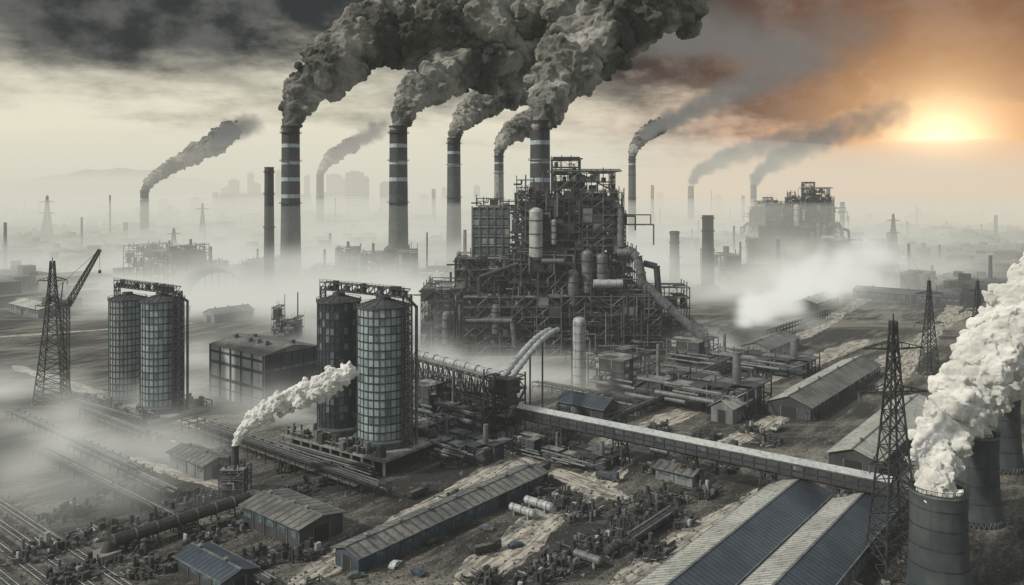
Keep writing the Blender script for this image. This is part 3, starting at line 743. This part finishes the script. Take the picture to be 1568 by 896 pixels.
def heap(p,R,seed,n=90,name='scrap_heap',hmax=3.):
    r=random.Random(seed); m=MB()
    k=14; rings=5; vs=[]
    for j in range(rings):
        for i in range(k):
            q=R*.8*(1-j/(rings-1))*r.uniform(.8,1.15)+.01; a=2*math.pi*i/k; vs.append((q*math.cos(a),q*math.sin(a)*.7,(j/(rings-1))**.8*hmax*.6*r.uniform(.8,1.1)-.05*(j==0)))
    m.add(vs,[(j*k+i,j*k+(i+1)%k,(j+1)*k+(i+1)%k,(j+1)*k+i) for j in range(rings-1) for i in range(k)],ROCK)
    for i in range(n):
        a=r.uniform(0,6.28);q=R*math.sqrt(r.random()); x,y=q*math.cos(a),q*math.sin(a)*.7; z=max(0,hmax*.5*(1-q/R)); t=r.random()
        mt=r.choice((STEEL,RUST,STEEL,RUST,STEEL2,STEEL,STEEL3 if r.random()<.25 else STEEL))
        if t<.45:
            b=r.uniform(0,6.28);e=r.uniform(-.1,.5);L=r.uniform(1,5); m.beam((x,y,z+.1),(x+L*math.cos(b),y+L*math.sin(b),z+.1+L*math.sin(e)),r.uniform(.1,.3),mt)
        elif t<.58:
            b=r.choice((0,math.pi/2));L=r.uniform(2,6);rr=r.uniform(.12,.4); m.cyl((x,y,z+rr),(x+L*math.cos(b),y+L*math.sin(b),z+rr),rr,rr,mt,10)
        elif t<.82: m.box(x,y,z,z+r.uniform(.4,2.6),r.uniform(.4,1.8),r.uniform(.4,1.6),mt,r.choice((0,0,r.uniform(0,3))))
        elif t<.9:
            rr=r.uniform(.3,.8); m.cyl((x,y,0),(x,y,z+r.uniform(1,4)),rr,rr*.9,mt,12)
        else:
            L=r.uniform(1.,3); m.add([(x,y,z+.3),(x+L,y+r.uniform(-1,1),z+r.uniform(.2,1)),(x+L,y+L*.6,z+r.uniform(.2,1.2)),(x,y+L*.7,z+.5)],[(0,1,2,3)],mt)
    m.obj(name,(p[0],p[1],0),UA)
spots=[(860,770,8),(890,790,7),(820,750,7),(980,775,11),(1020,770,9),(960,800,10),(850,870,8),(900,840,7),(930,830,6),(1000,720,6),(1080,760,5),
 (330,820,9),(400,860,8),(240,800,9),(290,770,8),(150,820,9),(450,760,5),(440,720,5),(60,850,8),(120,880,8),(180,760,8),(100,790,8),(240,870,8),(200,850,7),(470,850,6),
 (1120,640,9),(1150,660,7),(1080,670,7),(1180,680,6),(1010,660,6),(940,620,6),(1000,560,8),(1120,600,9),(1160,580,8),(700,710,7),(660,700,6),(730,690,5),(800,690,5),(870,670,6),
 (1200,560,8),(1240,640,7),(1090,620,7),(250,680,6),(220,650,7),(330,700,5),(740,760,5),(1110,720,6),(1220,500,10),(1150,530,10),(740,895,6),(820,890,7),(700,770,5),(1040,800,6),(1000,850,6)]
for i,(px,py,R) in enumerate(spots):
    heap(G(px,py),R,100+i,70 if R<8 else 110,'scrap_heap' if i%3 else 'machinery_heap',rnd.uniform(1.5,4))
def htank(p,rot,L,R,mat):
    m=MB(); z=R+1
    m.cyl((-L/2,0,z),(L/2,0,z),R,R,mat,24,False)
    for s_ in(-1,1): m.cyl((s_*L/2,0,z),(s_*(L/2+R*.35),0,z),R,R*.6,mat,24)
    for q in(-.3,.3): m.box(q*L,0,0,z-R*.5,.6,R*1.7,CONC)
    for q in(-.35,0,.35): m.cyl((q*L,0,z),(q*L+.2,0,z),R+.08,R+.08,STEEL2,24)
    m.cyl((0,0,z+R),(0,0,z+R+.7),.4,.4,STEEL2,10); m.obj('horizontal_tank',(p[0],p[1],0),rot)
for px,py,a,L,R in((825,782,VA,10,1.3),(800,792,VA,9,1.2),(900,865,VA,8,1.1),(940,850,UA,7,1.2),(1060,700,UA,8,1.2),(1010,700,VA,7,1.2)):
    htank(G(px,py),a,L,R,rnd.choice((STEEL3,STEEL2,RUST)))
m=MB(); r=random.Random(5)
for i in range(8000):
    py=295+ 605*r.random()**.7; px=r.uniform(-20,1590)
    if py<560: continue
    x,y=G(px,py); s_=r.uniform(.2,.8)*(1 if r.random()<.95 else 2)
    vs=[(x+s_*r.uniform(.5,1)*math.cos(a),y+s_*r.uniform(.5,1)*math.sin(a),0) for a in(0,1.5,3,4.6)]+[(x+r.uniform(-.3,.3)*s_,y,s_*r.uniform(.3,1))]
    m.add(vs,[(0,1,4),(1,2,4),(2,3,4),(3,0,4)],r.choice((ROCK,ROCK,STEEL,RUST)))
m.obj('rubble')
m=MB(); r=random.Random(9)
for i in range(5200):
    d=700+5500*r.random()**1.6; x=r.uniform(-.72,.72)*d
    if d<1300 and -250<x<330: continue
    if d<900 and abs(x)<400: continue
    h=r.choice((5,6,8,10,12,18))*r.uniform(.7,1.2)*(1+(d>2500)*.8); w=r.uniform(10,45); l=r.uniform(10,60)
    a=r.choice((UA,VA)); mt=r.choice((CITY,CITY,WALLD,CONC,ROOFG)); m.box(x,d,0,h,w,l,mt,a)
    if r.random()<.25: m.box(x,d,h,h*1.4,w*.3,l*.3,WALLD,a)
    if r.random()<.03: m.cyl((x,d,0),(x,d,h*r.uniform(3,6)),2.2,1.6,CONCD,8)
m.obj('distant_town')
m=MB()
def tower(px,topy,w,d):
    x=XD(px,d); z=ZD(topy,d); W=w/F*d
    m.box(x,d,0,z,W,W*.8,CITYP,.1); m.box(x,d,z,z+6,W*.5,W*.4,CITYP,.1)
    for k in range(int(z/8)): m.box(x,d-W*.4-.3,k*8+3,k*8+6,W*.86,.6,GLASS,.1)
for px,t,w in((350,288,20),(358,276,14),(372,298,16),(384,266,9),(392,282,12),(428,262,11),(444,278,22),(470,270,8),(512,268,22),(530,274,12),(543,264,26),(560,272,10),(345,300,26),(405,296,14),(590,280,16),(620,284,10),(650,300,14),(330,296,8),(680,288,8),(730,285,10),(880,300,14),(1010,296,10),(1100,300,12),(460,300,30),(500,296,20),(1180,298,14),(1220,300,10),(300,304,14),(250,308,14)):
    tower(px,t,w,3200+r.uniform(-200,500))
m.obj('city_skyline')
m=MB(); n=160; vs=[]
def hz(px):
    e=0
    for c,w,h in((165,75,28),(120,40,10),(60,60,14),(215,50,12),(275,70,17),(330,60,8),(0,80,6),(-120,90,18),(-300,140,24),(1700,200,14)): e+=h*math.exp(-((px-c)/w)**2)
    return e
for i in range(n+1):
    px=-500+i*(2600/n); d=6600; e=hz(px)+2*math.sin(px*.11)+1.2*math.sin(px*.31)
    x=XD(px,d); z=CH+ (e-2)/F*d
    vs+= [(x,d-900,0),(x*1.02,d-300,z*.6+10*math.sin(i*1.7)),(x,d,max(z,40)),(x,d+800,0)]
m.add(vs,[(4*i+j,4*i+4+j,4*i+5+j,4*i+1+j) for i in range(n) for j in range(3)],HILLM); m.obj('hills')

# ------------------------------------------------------------------ billowing smoke
def puffbase(sub,seed):
    bm=bmesh.new(); bmesh.ops.create_icosphere(bm,subdivisions=sub,radius=1)
    o=Vector((seed*13.7,seed*5.1,seed*9.3)); vs=[]
    for v in bm.verts:
        p=v.co.normalized()
        d=1+.25*mn_.noise(p*1.4+o)
        c=mn_.voronoi(p*2.0+o)[0][0]; d+=.30*(.5-c)
        if sub>=4:
            c=mn_.voronoi(p*4.3+o*2)[0][0]; d+=.13*(.5-c)
        vs.append(p*d)
    fs=[[v.index for v in f.verts] for f in bm.faces]; bm.free()
    return np.array([tuple(v) for v in vs],dtype=np.float32),np.array(fs,dtype=np.int32)
PB4=[puffbase(4,i+7) for i in range(6)]; PB3=[puffbase(3,i+20) for i in range(5)]
def rotm(r):
    from mathutils import Euler
    return np.array(Euler((r.uniform(0,6.28),r.uniform(0,6.28),r.uniform(0,6.28))).to_matrix(),dtype=np.float32)
def smokemat(name,c1,c2,scale,bd,lo=.38,hi=.62,tr=.2):
    m,nt=newmat(name); tc=N(nt,'ShaderNodeTexCoord').outputs['Object']
    n1=noise(nt,tc,scale,5,.6); col=mixc(nt,maprange(nt,n1,lo,hi),c1,c2)
    n2=noise(nt,tc,scale*6,6,.65)
    b=N(nt,'ShaderNodeBump'); b.inputs['Strength'].default_value=.8; b.inputs['Distance'].default_value=bd; nt.links.new(n2,b.inputs['Height'])
    d=N(nt,'ShaderNodeBsdfDiffuse'); d.inputs['Roughness'].default_value=1; nt.links.new(col,d.inputs[0]); nt.links.new(b.outputs[0],d.inputs['Normal'])
    t=N(nt,'ShaderNodeBsdfTranslucent'); nt.links.new(col,t.inputs[0])
    x=N(nt,'ShaderNodeMixShader'); x.inputs[0].default_value=tr; nt.links.new(d.outputs[0],x.inputs[1]); nt.links.new(t.outputs[0],x.inputs[2])
    o=N(nt,'ShaderNodeOutputMaterial'); nt.links.new(x.outputs[0],o.inputs[0]); return m
SMK=smokemat('soot_shade_smoke',(.125,.128,.122),(.48,.475,.45),.018,3.0,.38,.66,.2)  # soot tones, plus lit-and-shaded contrast put into the colour by noise
STM=smokemat('steam',(.62,.62,.60),(.78,.78,.76),.1,.8)
STM2=smokemat('bright_steam',(.80,.80,.78),(.92,.92,.90),.1,.7)
def billow(name,path,top,mat,seed,vox,dy=.25,endshrink=False,fine=1):
    r=random.Random(seed); x0,y0,z0=top; n=len(path); K=[]
    for i,(px,py,rp) in enumerate(path):
        d=y0*(1+dy*i/(n-1)); K.append((XD(px,d)-x0,d-y0,ZD(py,d)-z0,rp/F*d))
    K[0]=(0,0,0,K[0][3])
    VS=[];FS=[];o=0
    def put(c,rad,base):
        nonlocal o
        v,f=r.choice(base); R=rotm(r); s=np.array([rad*r.uniform(.85,1.15),rad*r.uniform(.85,1.15),rad*r.uniform(.8,1.05)],dtype=np.float32)
        VS.append((v@R.T)*s+np.array(c,dtype=np.float32)); FS.append(f+o); o+=len(v)
    def rdir():
        while True:
            v=Vector((r.uniform(-1,1),r.uniform(-1,1),r.uniform(-1,1)))
            if .1<v.length<1: return v.normalized()
    for i in range(n-1):
        a,b=K[i],K[i+1]; L=math.dist(a[:3],b[:3]); t=0
        while t<1:
            c=Vector([a[j]+(b[j]-a[j])*t for j in range(3)]); rad=a[3]+(b[3]-a[3])*t
            g=(i+t)/(n-1); dn=1-.6*g if endshrink else 1
            put(c+rdir()*rad*.2,rad*.72,PB4)
            for k in range(int(4*dn+1)):
                put(c+rdir()*rad*r.uniform(.45,.75),rad*r.uniform(.34,.52),PB4)
            for k in range(int(7*dn*fine)):
                put(c+rdir()*rad*r.uniform(.75,1.0),rad*r.uniform(.12,.25),PB3)
            t+=rad*.5/L
    v=np.concatenate(VS); f=np.concatenate(FS)
    me=bpy.data.meshes.new(name); me.vertices.add(len(v)); me.vertices.foreach_set('co',v.ravel())
    me.loops.add(f.size); me.loops.foreach_set('vertex_index',f.ravel()); me.polygons.add(len(f)); me.polygons.foreach_set('loop_start',np.arange(0,f.size,3,dtype=np.int32))
    me.update(calc_edges=True); me.materials.append(mat); ob=inst(name,me,(x0,y0,z0))
    s=sum(k[3] for k in K)/n*.8
    rm=ob.modifiers.new('union','REMESH'); rm.mode='VOXEL'; rm.voxel_size=vox; rm.use_smooth_shade=True
    def disp(nm,size,st,rgb=False,depth=2):
        t=bpy.data.textures.new(name+nm,'CLOUDS'); t.noise_scale=size; t.noise_depth=depth; t.noise_basis='ORIGINAL_PERLIN'
        if rgb: t.cloud_type='COLOR'
        d=ob.modifiers.new(nm,'DISPLACE'); d.texture=t; d.strength=st; d.mid_level=.5; d.texture_coords='LOCAL'
        if rgb: d.direction='RGB_TO_XYZ'
    disp('swirl',s*.7,s*.5,True); disp('curl',s*.3,s*.2,True); disp('lump',s*.12,s*.10,False,4)
    return ob
billow('smoke_plume',[(445,190,10),(452,168,20),(470,138,32),(500,104,43),(545,70,50),(610,48,54),(680,42,60),(760,40,66),(850,50,70)],cA[0],SMK,1,1.2)
billow('smoke_plume',[(610,190,10),(619,168,19),(640,140,30),(680,112,38),(735,92,46),(800,85,50),(870,90,52)],cB[0],SMK,2,1.2)
billow('smoke_plume',[(695,210,8),(702,192,13),(720,172,20),(752,150,28),(800,130,35),(860,110,38)],cC[0],SMK,3,1.3)
billow('smoke_plume',[(764,233,6),(768,218,10),(782,203,16),(808,190,21),(850,172,24)],cD[0],SMK,4,1.5)
billow('smoke_plume',[(827,182,12),(832,160,23),(846,130,38),(872,95,52),(912,58,64),(965,15,74),(1040,-40,84)],cE[0],SMK,5,1.)
billow('smoke_plume',[(968,237,5),(972,224,8),(986,207,12),(1010,192,15)],cG[0],SMK,6,1.5,endshrink=True)
billow('smoke_plume',[(221,290,5),(230,277,8),(256,258,12),(292,238,16),(330,218,18),(352,200,18)],cI[0],SMK,8,1.8,endshrink=True)
billow('smoke_plume',[(490,266,5),(498,250,8),(516,234,12),(540,220,13)],cH[0],SMK,7,2.2,endshrink=True)
billow('steam_plume',[(360,684,4),(369,662,9),(392,640,15),(432,617,20),(478,598,22),(515,580,21),(540,568,14)],(smx,smy,16.3),STM2,11,.17,dy=.05,endshrink=True,fine=1.5)
billow('steam_plume',[(1437,748,34),(1428,715,34),(1440,675,38),(1463,630,42),(1493,580,47),(1528,530,51),(1572,480,55),(1635,420,58)],ct1[0],STM,12,.35,dy=.3,fine=1.5)
billow('steam_plume',[(1492,665,24),(1500,630,26),(1535,590,28),(1580,550,30)],ct2[0],STM,13,.5,dy=.2)

# ------------------------------------------------------------------ thin volumes
def emissive_fogmat(name,L,em=1.,sigma=None,rate=1.):
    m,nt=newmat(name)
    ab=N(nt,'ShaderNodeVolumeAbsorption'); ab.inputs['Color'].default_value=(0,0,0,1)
    e=N(nt,'ShaderNodeEmission'); e.inputs[0].default_value=(*L,1)  # added emission stands in for skylight scattered inside the volume
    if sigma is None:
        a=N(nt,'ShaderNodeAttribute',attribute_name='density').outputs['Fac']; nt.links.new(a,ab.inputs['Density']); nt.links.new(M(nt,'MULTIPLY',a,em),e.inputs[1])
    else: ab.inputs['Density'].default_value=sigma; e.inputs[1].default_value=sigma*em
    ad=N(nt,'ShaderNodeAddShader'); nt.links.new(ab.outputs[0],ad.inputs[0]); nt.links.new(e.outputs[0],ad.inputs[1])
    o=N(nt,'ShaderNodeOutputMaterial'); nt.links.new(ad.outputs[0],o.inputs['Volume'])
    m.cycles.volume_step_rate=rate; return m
SMOKE=emissive_fogmat('thin_smoke',(.17,.17,.16),rate=3); MIST=emissive_fogmat('mist',(.64,.64,.58),rate=6); STEAM=emissive_fogmat('thin_steam',(.80,.80,.75),rate=2.5)

def plume_tree(mat,bb,voxel,scale,amp,warp,seed,mist=False):
    nt=bpy.data.node_groups.new('plume_nodes','GeometryNodeTree')
    nt.interface.new_socket('Geometry',in_out='INPUT',socket_type='NodeSocketGeometry')
    nt.interface.new_socket('Geometry',in_out='OUTPUT',socket_type='NodeSocketGeometry')
    L=nt.links.new; gi=nt.nodes.new('NodeGroupInput'); go=nt.nodes.new('NodeGroupOutput')
    pos=nt.nodes.new('GeometryNodeInputPosition').outputs[0]
    def VM(op,a,b=None,s=None):
        n=nt.nodes.new('ShaderNodeVectorMath'); n.operation=op
        setin(nt,n.inputs[0],a)
        if b is not None: setin(nt,n.inputs[1],b)
        if s is not None: setin(nt,n.inputs['Scale'],s)
        return n.outputs['Value'] if op in('LENGTH','DISTANCE') else n.outputs['Vector']
    sh=VM('ADD',pos,(seed*37.1,seed*11.3,seed*5.7))
    nz=nt.nodes.new('ShaderNodeTexNoise'); nz.inputs['Scale'].default_value=1/(scale*1.3); nz.inputs['Detail'].default_value=2; L(sh,nz.inputs['Vector'])
    def sample(p):
        sn=nt.nodes.new('GeometryNodeSampleNearest'); L(gi.outputs[0],sn.inputs['Geometry']); L(p,sn.inputs['Sample Position'])
        def S(attr,dt):
            si=nt.nodes.new('GeometryNodeSampleIndex'); si.data_type=dt; si.domain='POINT'
            L(gi.outputs[0],si.inputs['Geometry']); L(sn.outputs[0],si.inputs['Index'])
            if attr is None: L(nt.nodes.new('GeometryNodeInputPosition').outputs[0],si.inputs['Value'])
            else:
                na=nt.nodes.new('GeometryNodeInputNamedAttribute'); na.data_type='FLOAT'; na.inputs['Name'].default_value=attr; L(na.outputs[0],si.inputs['Value'])
            return si.outputs[0]
        return S
    S0=sample(pos); r0=S0('rad','FLOAT')
    w=VM('SUBTRACT',nz.outputs['Color'],(.5,.5,.5)); w=VM('SCALE',w,None,M(nt,'MULTIPLY',r0,warp))
    p2=VM('ADD',pos,w)
    S1=sample(p2); c=S1(None,'FLOAT_VECTOR'); rad=S1('rad','FLOAT'); den=S1('den','FLOAT'); ks=S1('ks','FLOAT')
    q=M(nt,'DIVIDE',VM('DISTANCE',p2,c),rad)
    if mist:
        n2=nt.nodes.new('ShaderNodeTexNoise'); n2.inputs['Scale'].default_value=1/scale; n2.inputs['Detail'].default_value=4; n2.inputs['Roughness'].default_value=.6; L(sh,n2.inputs['Vector'])
        f=M(nt,'SUBTRACT',1.0,q,clamp=True); f=M(nt,'MULTIPLY',f,f)
        g=M(nt,'MULTIPLY',M(nt,'SUBTRACT',n2.outputs[0],.42,clamp=True),6.)
        d=M(nt,'MULTIPLY',M(nt,'MULTIPLY',f,g),den)
    else:
        vo=nt.nodes.new('ShaderNodeTexVoronoi'); vo.inputs['Scale'].default_value=1/scale; vo.inputs['Detail'].default_value=3; vo.inputs['Roughness'].default_value=.55; vo.inputs['Lacunarity'].default_value=2.2; vo.normalize=False
        L(sh,vo.inputs['Vector'])
        v=M(nt,'SUBTRACT',.75,vo.outputs['Distance'])
        s=M(nt,'ADD',M(nt,'SUBTRACT',1.,q),M(nt,'MULTIPLY',v,amp))
        d=M(nt,'MULTIPLY',M(nt,'MULTIPLY',s,ks,clamp=True),den)
    vc=nt.nodes.new('GeometryNodeVolumeCube'); L(d,vc.inputs['Density'])
    mn,mx=bb; vc.inputs['Min'].default_value=mn; vc.inputs['Max'].default_value=mx
    for i,a in enumerate('XYZ'): vc.inputs['Resolution '+a].default_value=max(8,int((mx[i]-mn[i])/voxel))
    sm=nt.nodes.new('GeometryNodeSetMaterial'); sm.inputs['Material'].default_value=mat
    L(vc.outputs[0],sm.inputs[0]); L(sm.outputs[0],go.inputs[0]); return nt
def plume(name,pts,mat,origin,voxel,scale,amp=.9,warp=.7,seed=1,mist=False,sc=(1,1,1)):
    P=[]
    if mist: P=pts
    else:
        for i in range(len(pts)-1):
            a,b=pts[i],pts[i+1]; n=max(4,int(8*math.dist(a[:3],b[:3])/max(a[3],1)))
            n=min(n,30)
            for k in range(n):
                t=k/n; P.append([a[j]+(b[j]-a[j])*t for j in range(6)])
        P.append(list(pts[-1]))
    me=bpy.data.meshes.new(name); me.from_pydata([p[:3] for p in P],[],[])
    for nm,j in(('rad',3),('den',4),('ks',5)):
        at=me.attributes.new(nm,'FLOAT','POINT'); at.data.foreach_set('value',[p[j] for p in P])
    g=1.0 if mist else 1.65
    mn=[min(p[i]-p[3]*g for p in P) for i in range(3)]; mx=[max(p[i]+p[3]*g for p in P) for i in range(3)]
    if mist: mn[2]=0
    else: mn[2]=max(mn[2],min(p[2]-p[3]*.4 for p in P))
    me.materials.append(mat)
    o=inst(name,me,origin); o.scale=sc
    md=o.modifiers.new('volume','NODES'); md.node_group=plume_tree(mat,(mn,mx),voxel,scale,amp,warp,seed,mist); return o
def plume_px(name,path,top,mat,voxel,scale,seed,c0=4.,c1=1.2,k0=7,k1=2.2,dy=.25,amp=.8,warp=.7):
    x0,y0,z0=top; P=[]; n=len(path)
    for i,(px,py,rp) in enumerate(path):
        t=i/(n-1); d=y0*(1+dy*t); x=XD(px,d); z=ZD(py,d); r=rp/F*d
        P.append((x-x0,d-y0,z-z0,r,(c0+(c1-c0)*t)/r,k0+(k1-k0)*t))
    return plume(name,P,mat,(x0,y0,z0),voxel,scale,amp,warp,seed)
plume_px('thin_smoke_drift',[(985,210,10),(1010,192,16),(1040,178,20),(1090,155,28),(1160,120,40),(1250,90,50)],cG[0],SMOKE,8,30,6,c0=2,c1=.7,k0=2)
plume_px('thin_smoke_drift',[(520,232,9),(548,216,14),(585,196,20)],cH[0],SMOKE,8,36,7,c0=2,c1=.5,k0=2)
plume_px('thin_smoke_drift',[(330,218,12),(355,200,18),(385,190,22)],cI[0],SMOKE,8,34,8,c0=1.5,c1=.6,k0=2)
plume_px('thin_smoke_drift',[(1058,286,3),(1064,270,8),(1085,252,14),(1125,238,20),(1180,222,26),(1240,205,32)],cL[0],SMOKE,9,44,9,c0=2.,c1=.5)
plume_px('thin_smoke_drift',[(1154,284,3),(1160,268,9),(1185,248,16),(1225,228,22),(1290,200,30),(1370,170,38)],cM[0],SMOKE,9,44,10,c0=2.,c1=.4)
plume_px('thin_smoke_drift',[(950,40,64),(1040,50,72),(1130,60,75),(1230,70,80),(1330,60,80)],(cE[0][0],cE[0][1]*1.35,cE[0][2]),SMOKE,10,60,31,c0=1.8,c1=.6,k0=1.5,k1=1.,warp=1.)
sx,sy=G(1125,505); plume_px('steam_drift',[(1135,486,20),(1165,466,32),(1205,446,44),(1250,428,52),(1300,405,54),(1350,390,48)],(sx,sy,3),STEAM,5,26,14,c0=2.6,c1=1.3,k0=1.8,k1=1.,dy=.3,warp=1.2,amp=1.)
def mistobj(pts,rad,den,voxel,scale,seed,zs=.25,mat=None):
    P=[]
    for px,py in pts:
        x,y=G(px,py); P.append((x,y,0,rad*1.0,den,1))
    return plume('mist_bank',P,mat or MIST,(0,0,0),voxel,scale,seed=seed,mist=True,sc=(1,1,zs),warp=.6)
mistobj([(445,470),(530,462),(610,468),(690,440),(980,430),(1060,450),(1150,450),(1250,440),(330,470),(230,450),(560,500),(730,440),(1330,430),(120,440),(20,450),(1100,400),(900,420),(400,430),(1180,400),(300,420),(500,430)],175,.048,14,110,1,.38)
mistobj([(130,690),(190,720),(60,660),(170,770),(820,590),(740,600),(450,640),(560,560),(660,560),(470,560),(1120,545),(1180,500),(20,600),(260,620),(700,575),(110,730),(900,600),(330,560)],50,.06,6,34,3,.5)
bm=bmesh.new(); bmesh.ops.create_icosphere(bm,subdivisions=4,radius=1)
def lens(c,s,mat):
    me=bpy.data.meshes.new('fog_bank'); bm.to_mesh(me); me.materials.append(mat); o=inst('fog_bank',me,c); o.scale=s
FL=emissive_fogmat('far_fog',(.70,.67,.56),1.,.00038); FW=emissive_fogmat('warm_glow_fog',(.88,.58,.35),1.,.0008); FM=emissive_fogmat('valley_fog',(.67,.66,.58),1.,.0013)  # warm fog emits its orange sun glow; the lamp doesn't light it
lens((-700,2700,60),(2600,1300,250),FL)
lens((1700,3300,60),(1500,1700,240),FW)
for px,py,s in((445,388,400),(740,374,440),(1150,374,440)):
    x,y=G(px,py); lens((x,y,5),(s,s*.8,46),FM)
bm.free()
mb=MB(); mb.box(0,500,-5,132,27000,1500,emissive_fogmat('haze',(.60,.61,.56),1.,.00010)); mb.obj('haze_layer')
mb=MB(); mb.box(0,7300,-5,88,27000,13300,emissive_fogmat('low_haze',(.66,.645,.55),1.,.0008)); mb.obj('haze_layer')
mb=MB(); mb.box(0,7650,90,195,27000,12700,emissive_fogmat('far_haze',(.69,.665,.56),1.,.00038)); mb.obj('haze_layer')

# ------------------------------------------------------------------ world, sun, camera
sc=bpy.context.scene
w=bpy.data.worlds.new('World'); sc.world=w; w.use_nodes=True; nt=w.node_tree; nt.nodes.clear()
SUN_EL=math.radians(38); SUN_AZ=math.radians(-112)
sky=N(nt,'ShaderNodeTexSky',sky_type='NISHITA'); sky.sun_disc=False; sky.sun_elevation=SUN_EL; sky.sun_rotation=SUN_AZ; sky.dust_density=4; sky.air_density=1.5
tc=N(nt,'ShaderNodeTexCoord').outputs['Generated']
sp=N(nt,'ShaderNodeSeparateXYZ'); nt.links.new(tc,sp.inputs[0]); X,Y,Z=sp.outputs
den=M(nt,'ADD',M(nt,'MAXIMUM',Z,0),.10)
cb=N(nt,'ShaderNodeCombineXYZ'); nt.links.new(M(nt,'DIVIDE',X,den),cb.inputs[0]); nt.links.new(M(nt,'DIVIDE',Y,den),cb.inputs[1])
n1=noise(nt,cb.outputs[0],.75,7,.6)
n2=noise(nt,scaled(nt,tc,(3,3,8)),1.6,9,.62)
n3=noise(nt,scaled(nt,tc,(6,6,9)),1.5,10,.6)
nn=M(nt,'ADD',M(nt,'MULTIPLY',n1,.45),M(nt,'MULTIPLY',n2,.55))
rt=maprange(nt,X,.02,.28)
t=M(nt,'ADD',Z,M(nt,'MULTIPLY',M(nt,'SUBTRACT',nn,.5),.40)); t=M(nt,'ADD',t,M(nt,'MULTIPLY',rt,M(nt,'ADD',M(nt,'MULTIPLY',n3,.3),-.085)))
cl=maprange(nt,t,.065,.19)
dk=mixc(nt,maprange(nt,n3,.42,.62),(.028,.031,.031,1),(.12,.12,.11,1))
col=mixc(nt,cl,(.84,.79,.63,1),dk)
sd=Vector((math.sin(math.radians(28.3)),math.cos(math.radians(28.3)),math.tan(math.radians(2.6)))).normalized()
dp=N(nt,'ShaderNodeVectorMath',operation='DOT_PRODUCT'); nt.links.new(tc,dp.inputs[0]); dp.inputs[1].default_value=sd
dd=M(nt,'MAXIMUM',dp.outputs['Value'],0)
g1=M(nt,'MULTIPLY',M(nt,'POWER',dd,30.),maprange(nt,cl,.2,1,.95,.36)); g15=M(nt,'POWER',dd,150.); g2=M(nt,'POWER',dd,800.)
col=mixc(nt,g1,col,(.68,.24,.09,1))
col=mixc(nt,M(nt,'MULTIPLY',g15,.9),col,(1.0,.58,.26,1))
add=mixc(nt,g2,col,(2.0,1.5,.9,1))
over=maprange(nt,Z,.28,.5)
fin=mixc(nt,over,add,(.54,.57,.57,1))
b1=N(nt,'ShaderNodeBackground'); nt.links.new(sky.outputs[0],b1.inputs[0]); b1.inputs[1].default_value=.06
b2=N(nt,'ShaderNodeBackground'); nt.links.new(fin,b2.inputs[0]); b2.inputs[1].default_value=1.0
mx=N(nt,'ShaderNodeMixShader'); mx.inputs[0].default_value=.95; nt.links.new(b1.outputs[0],mx.inputs[1]); nt.links.new(b2.outputs[0],mx.inputs[2])
wo=N(nt,'ShaderNodeOutputWorld'); nt.links.new(mx.outputs[0],wo.inputs[0])
ld=bpy.data.lights.new('sun','SUN'); ld.energy=3.4; ld.angle=math.radians(4); ld.color=(1,.93,.80)
lo=bpy.data.objects.new('sun',ld); sc.collection.objects.link(lo)
dirv=Vector((math.sin(SUN_AZ)*math.cos(SUN_EL),math.cos(SUN_AZ)*math.cos(SUN_EL),math.sin(SUN_EL)))
lo.rotation_euler=dirv.to_track_quat('Z','Y').to_euler(); lo.location=(0,0,500)
cd=bpy.data.cameras.new('camera'); cd.lens=28; cd.sensor_width=36; cd.shift_y=-(448-HZ)/1568; cd.clip_end=40000; cd.clip_start=.5
co=bpy.data.objects.new('camera',cd); sc.collection.objects.link(co); co.location=(0,0,CH); co.rotation_euler=(math.radians(90),0,0); sc.camera=co
sc.view_settings.view_transform='Standard'; sc.view_settings.look='None'; sc.view_settings.exposure=0
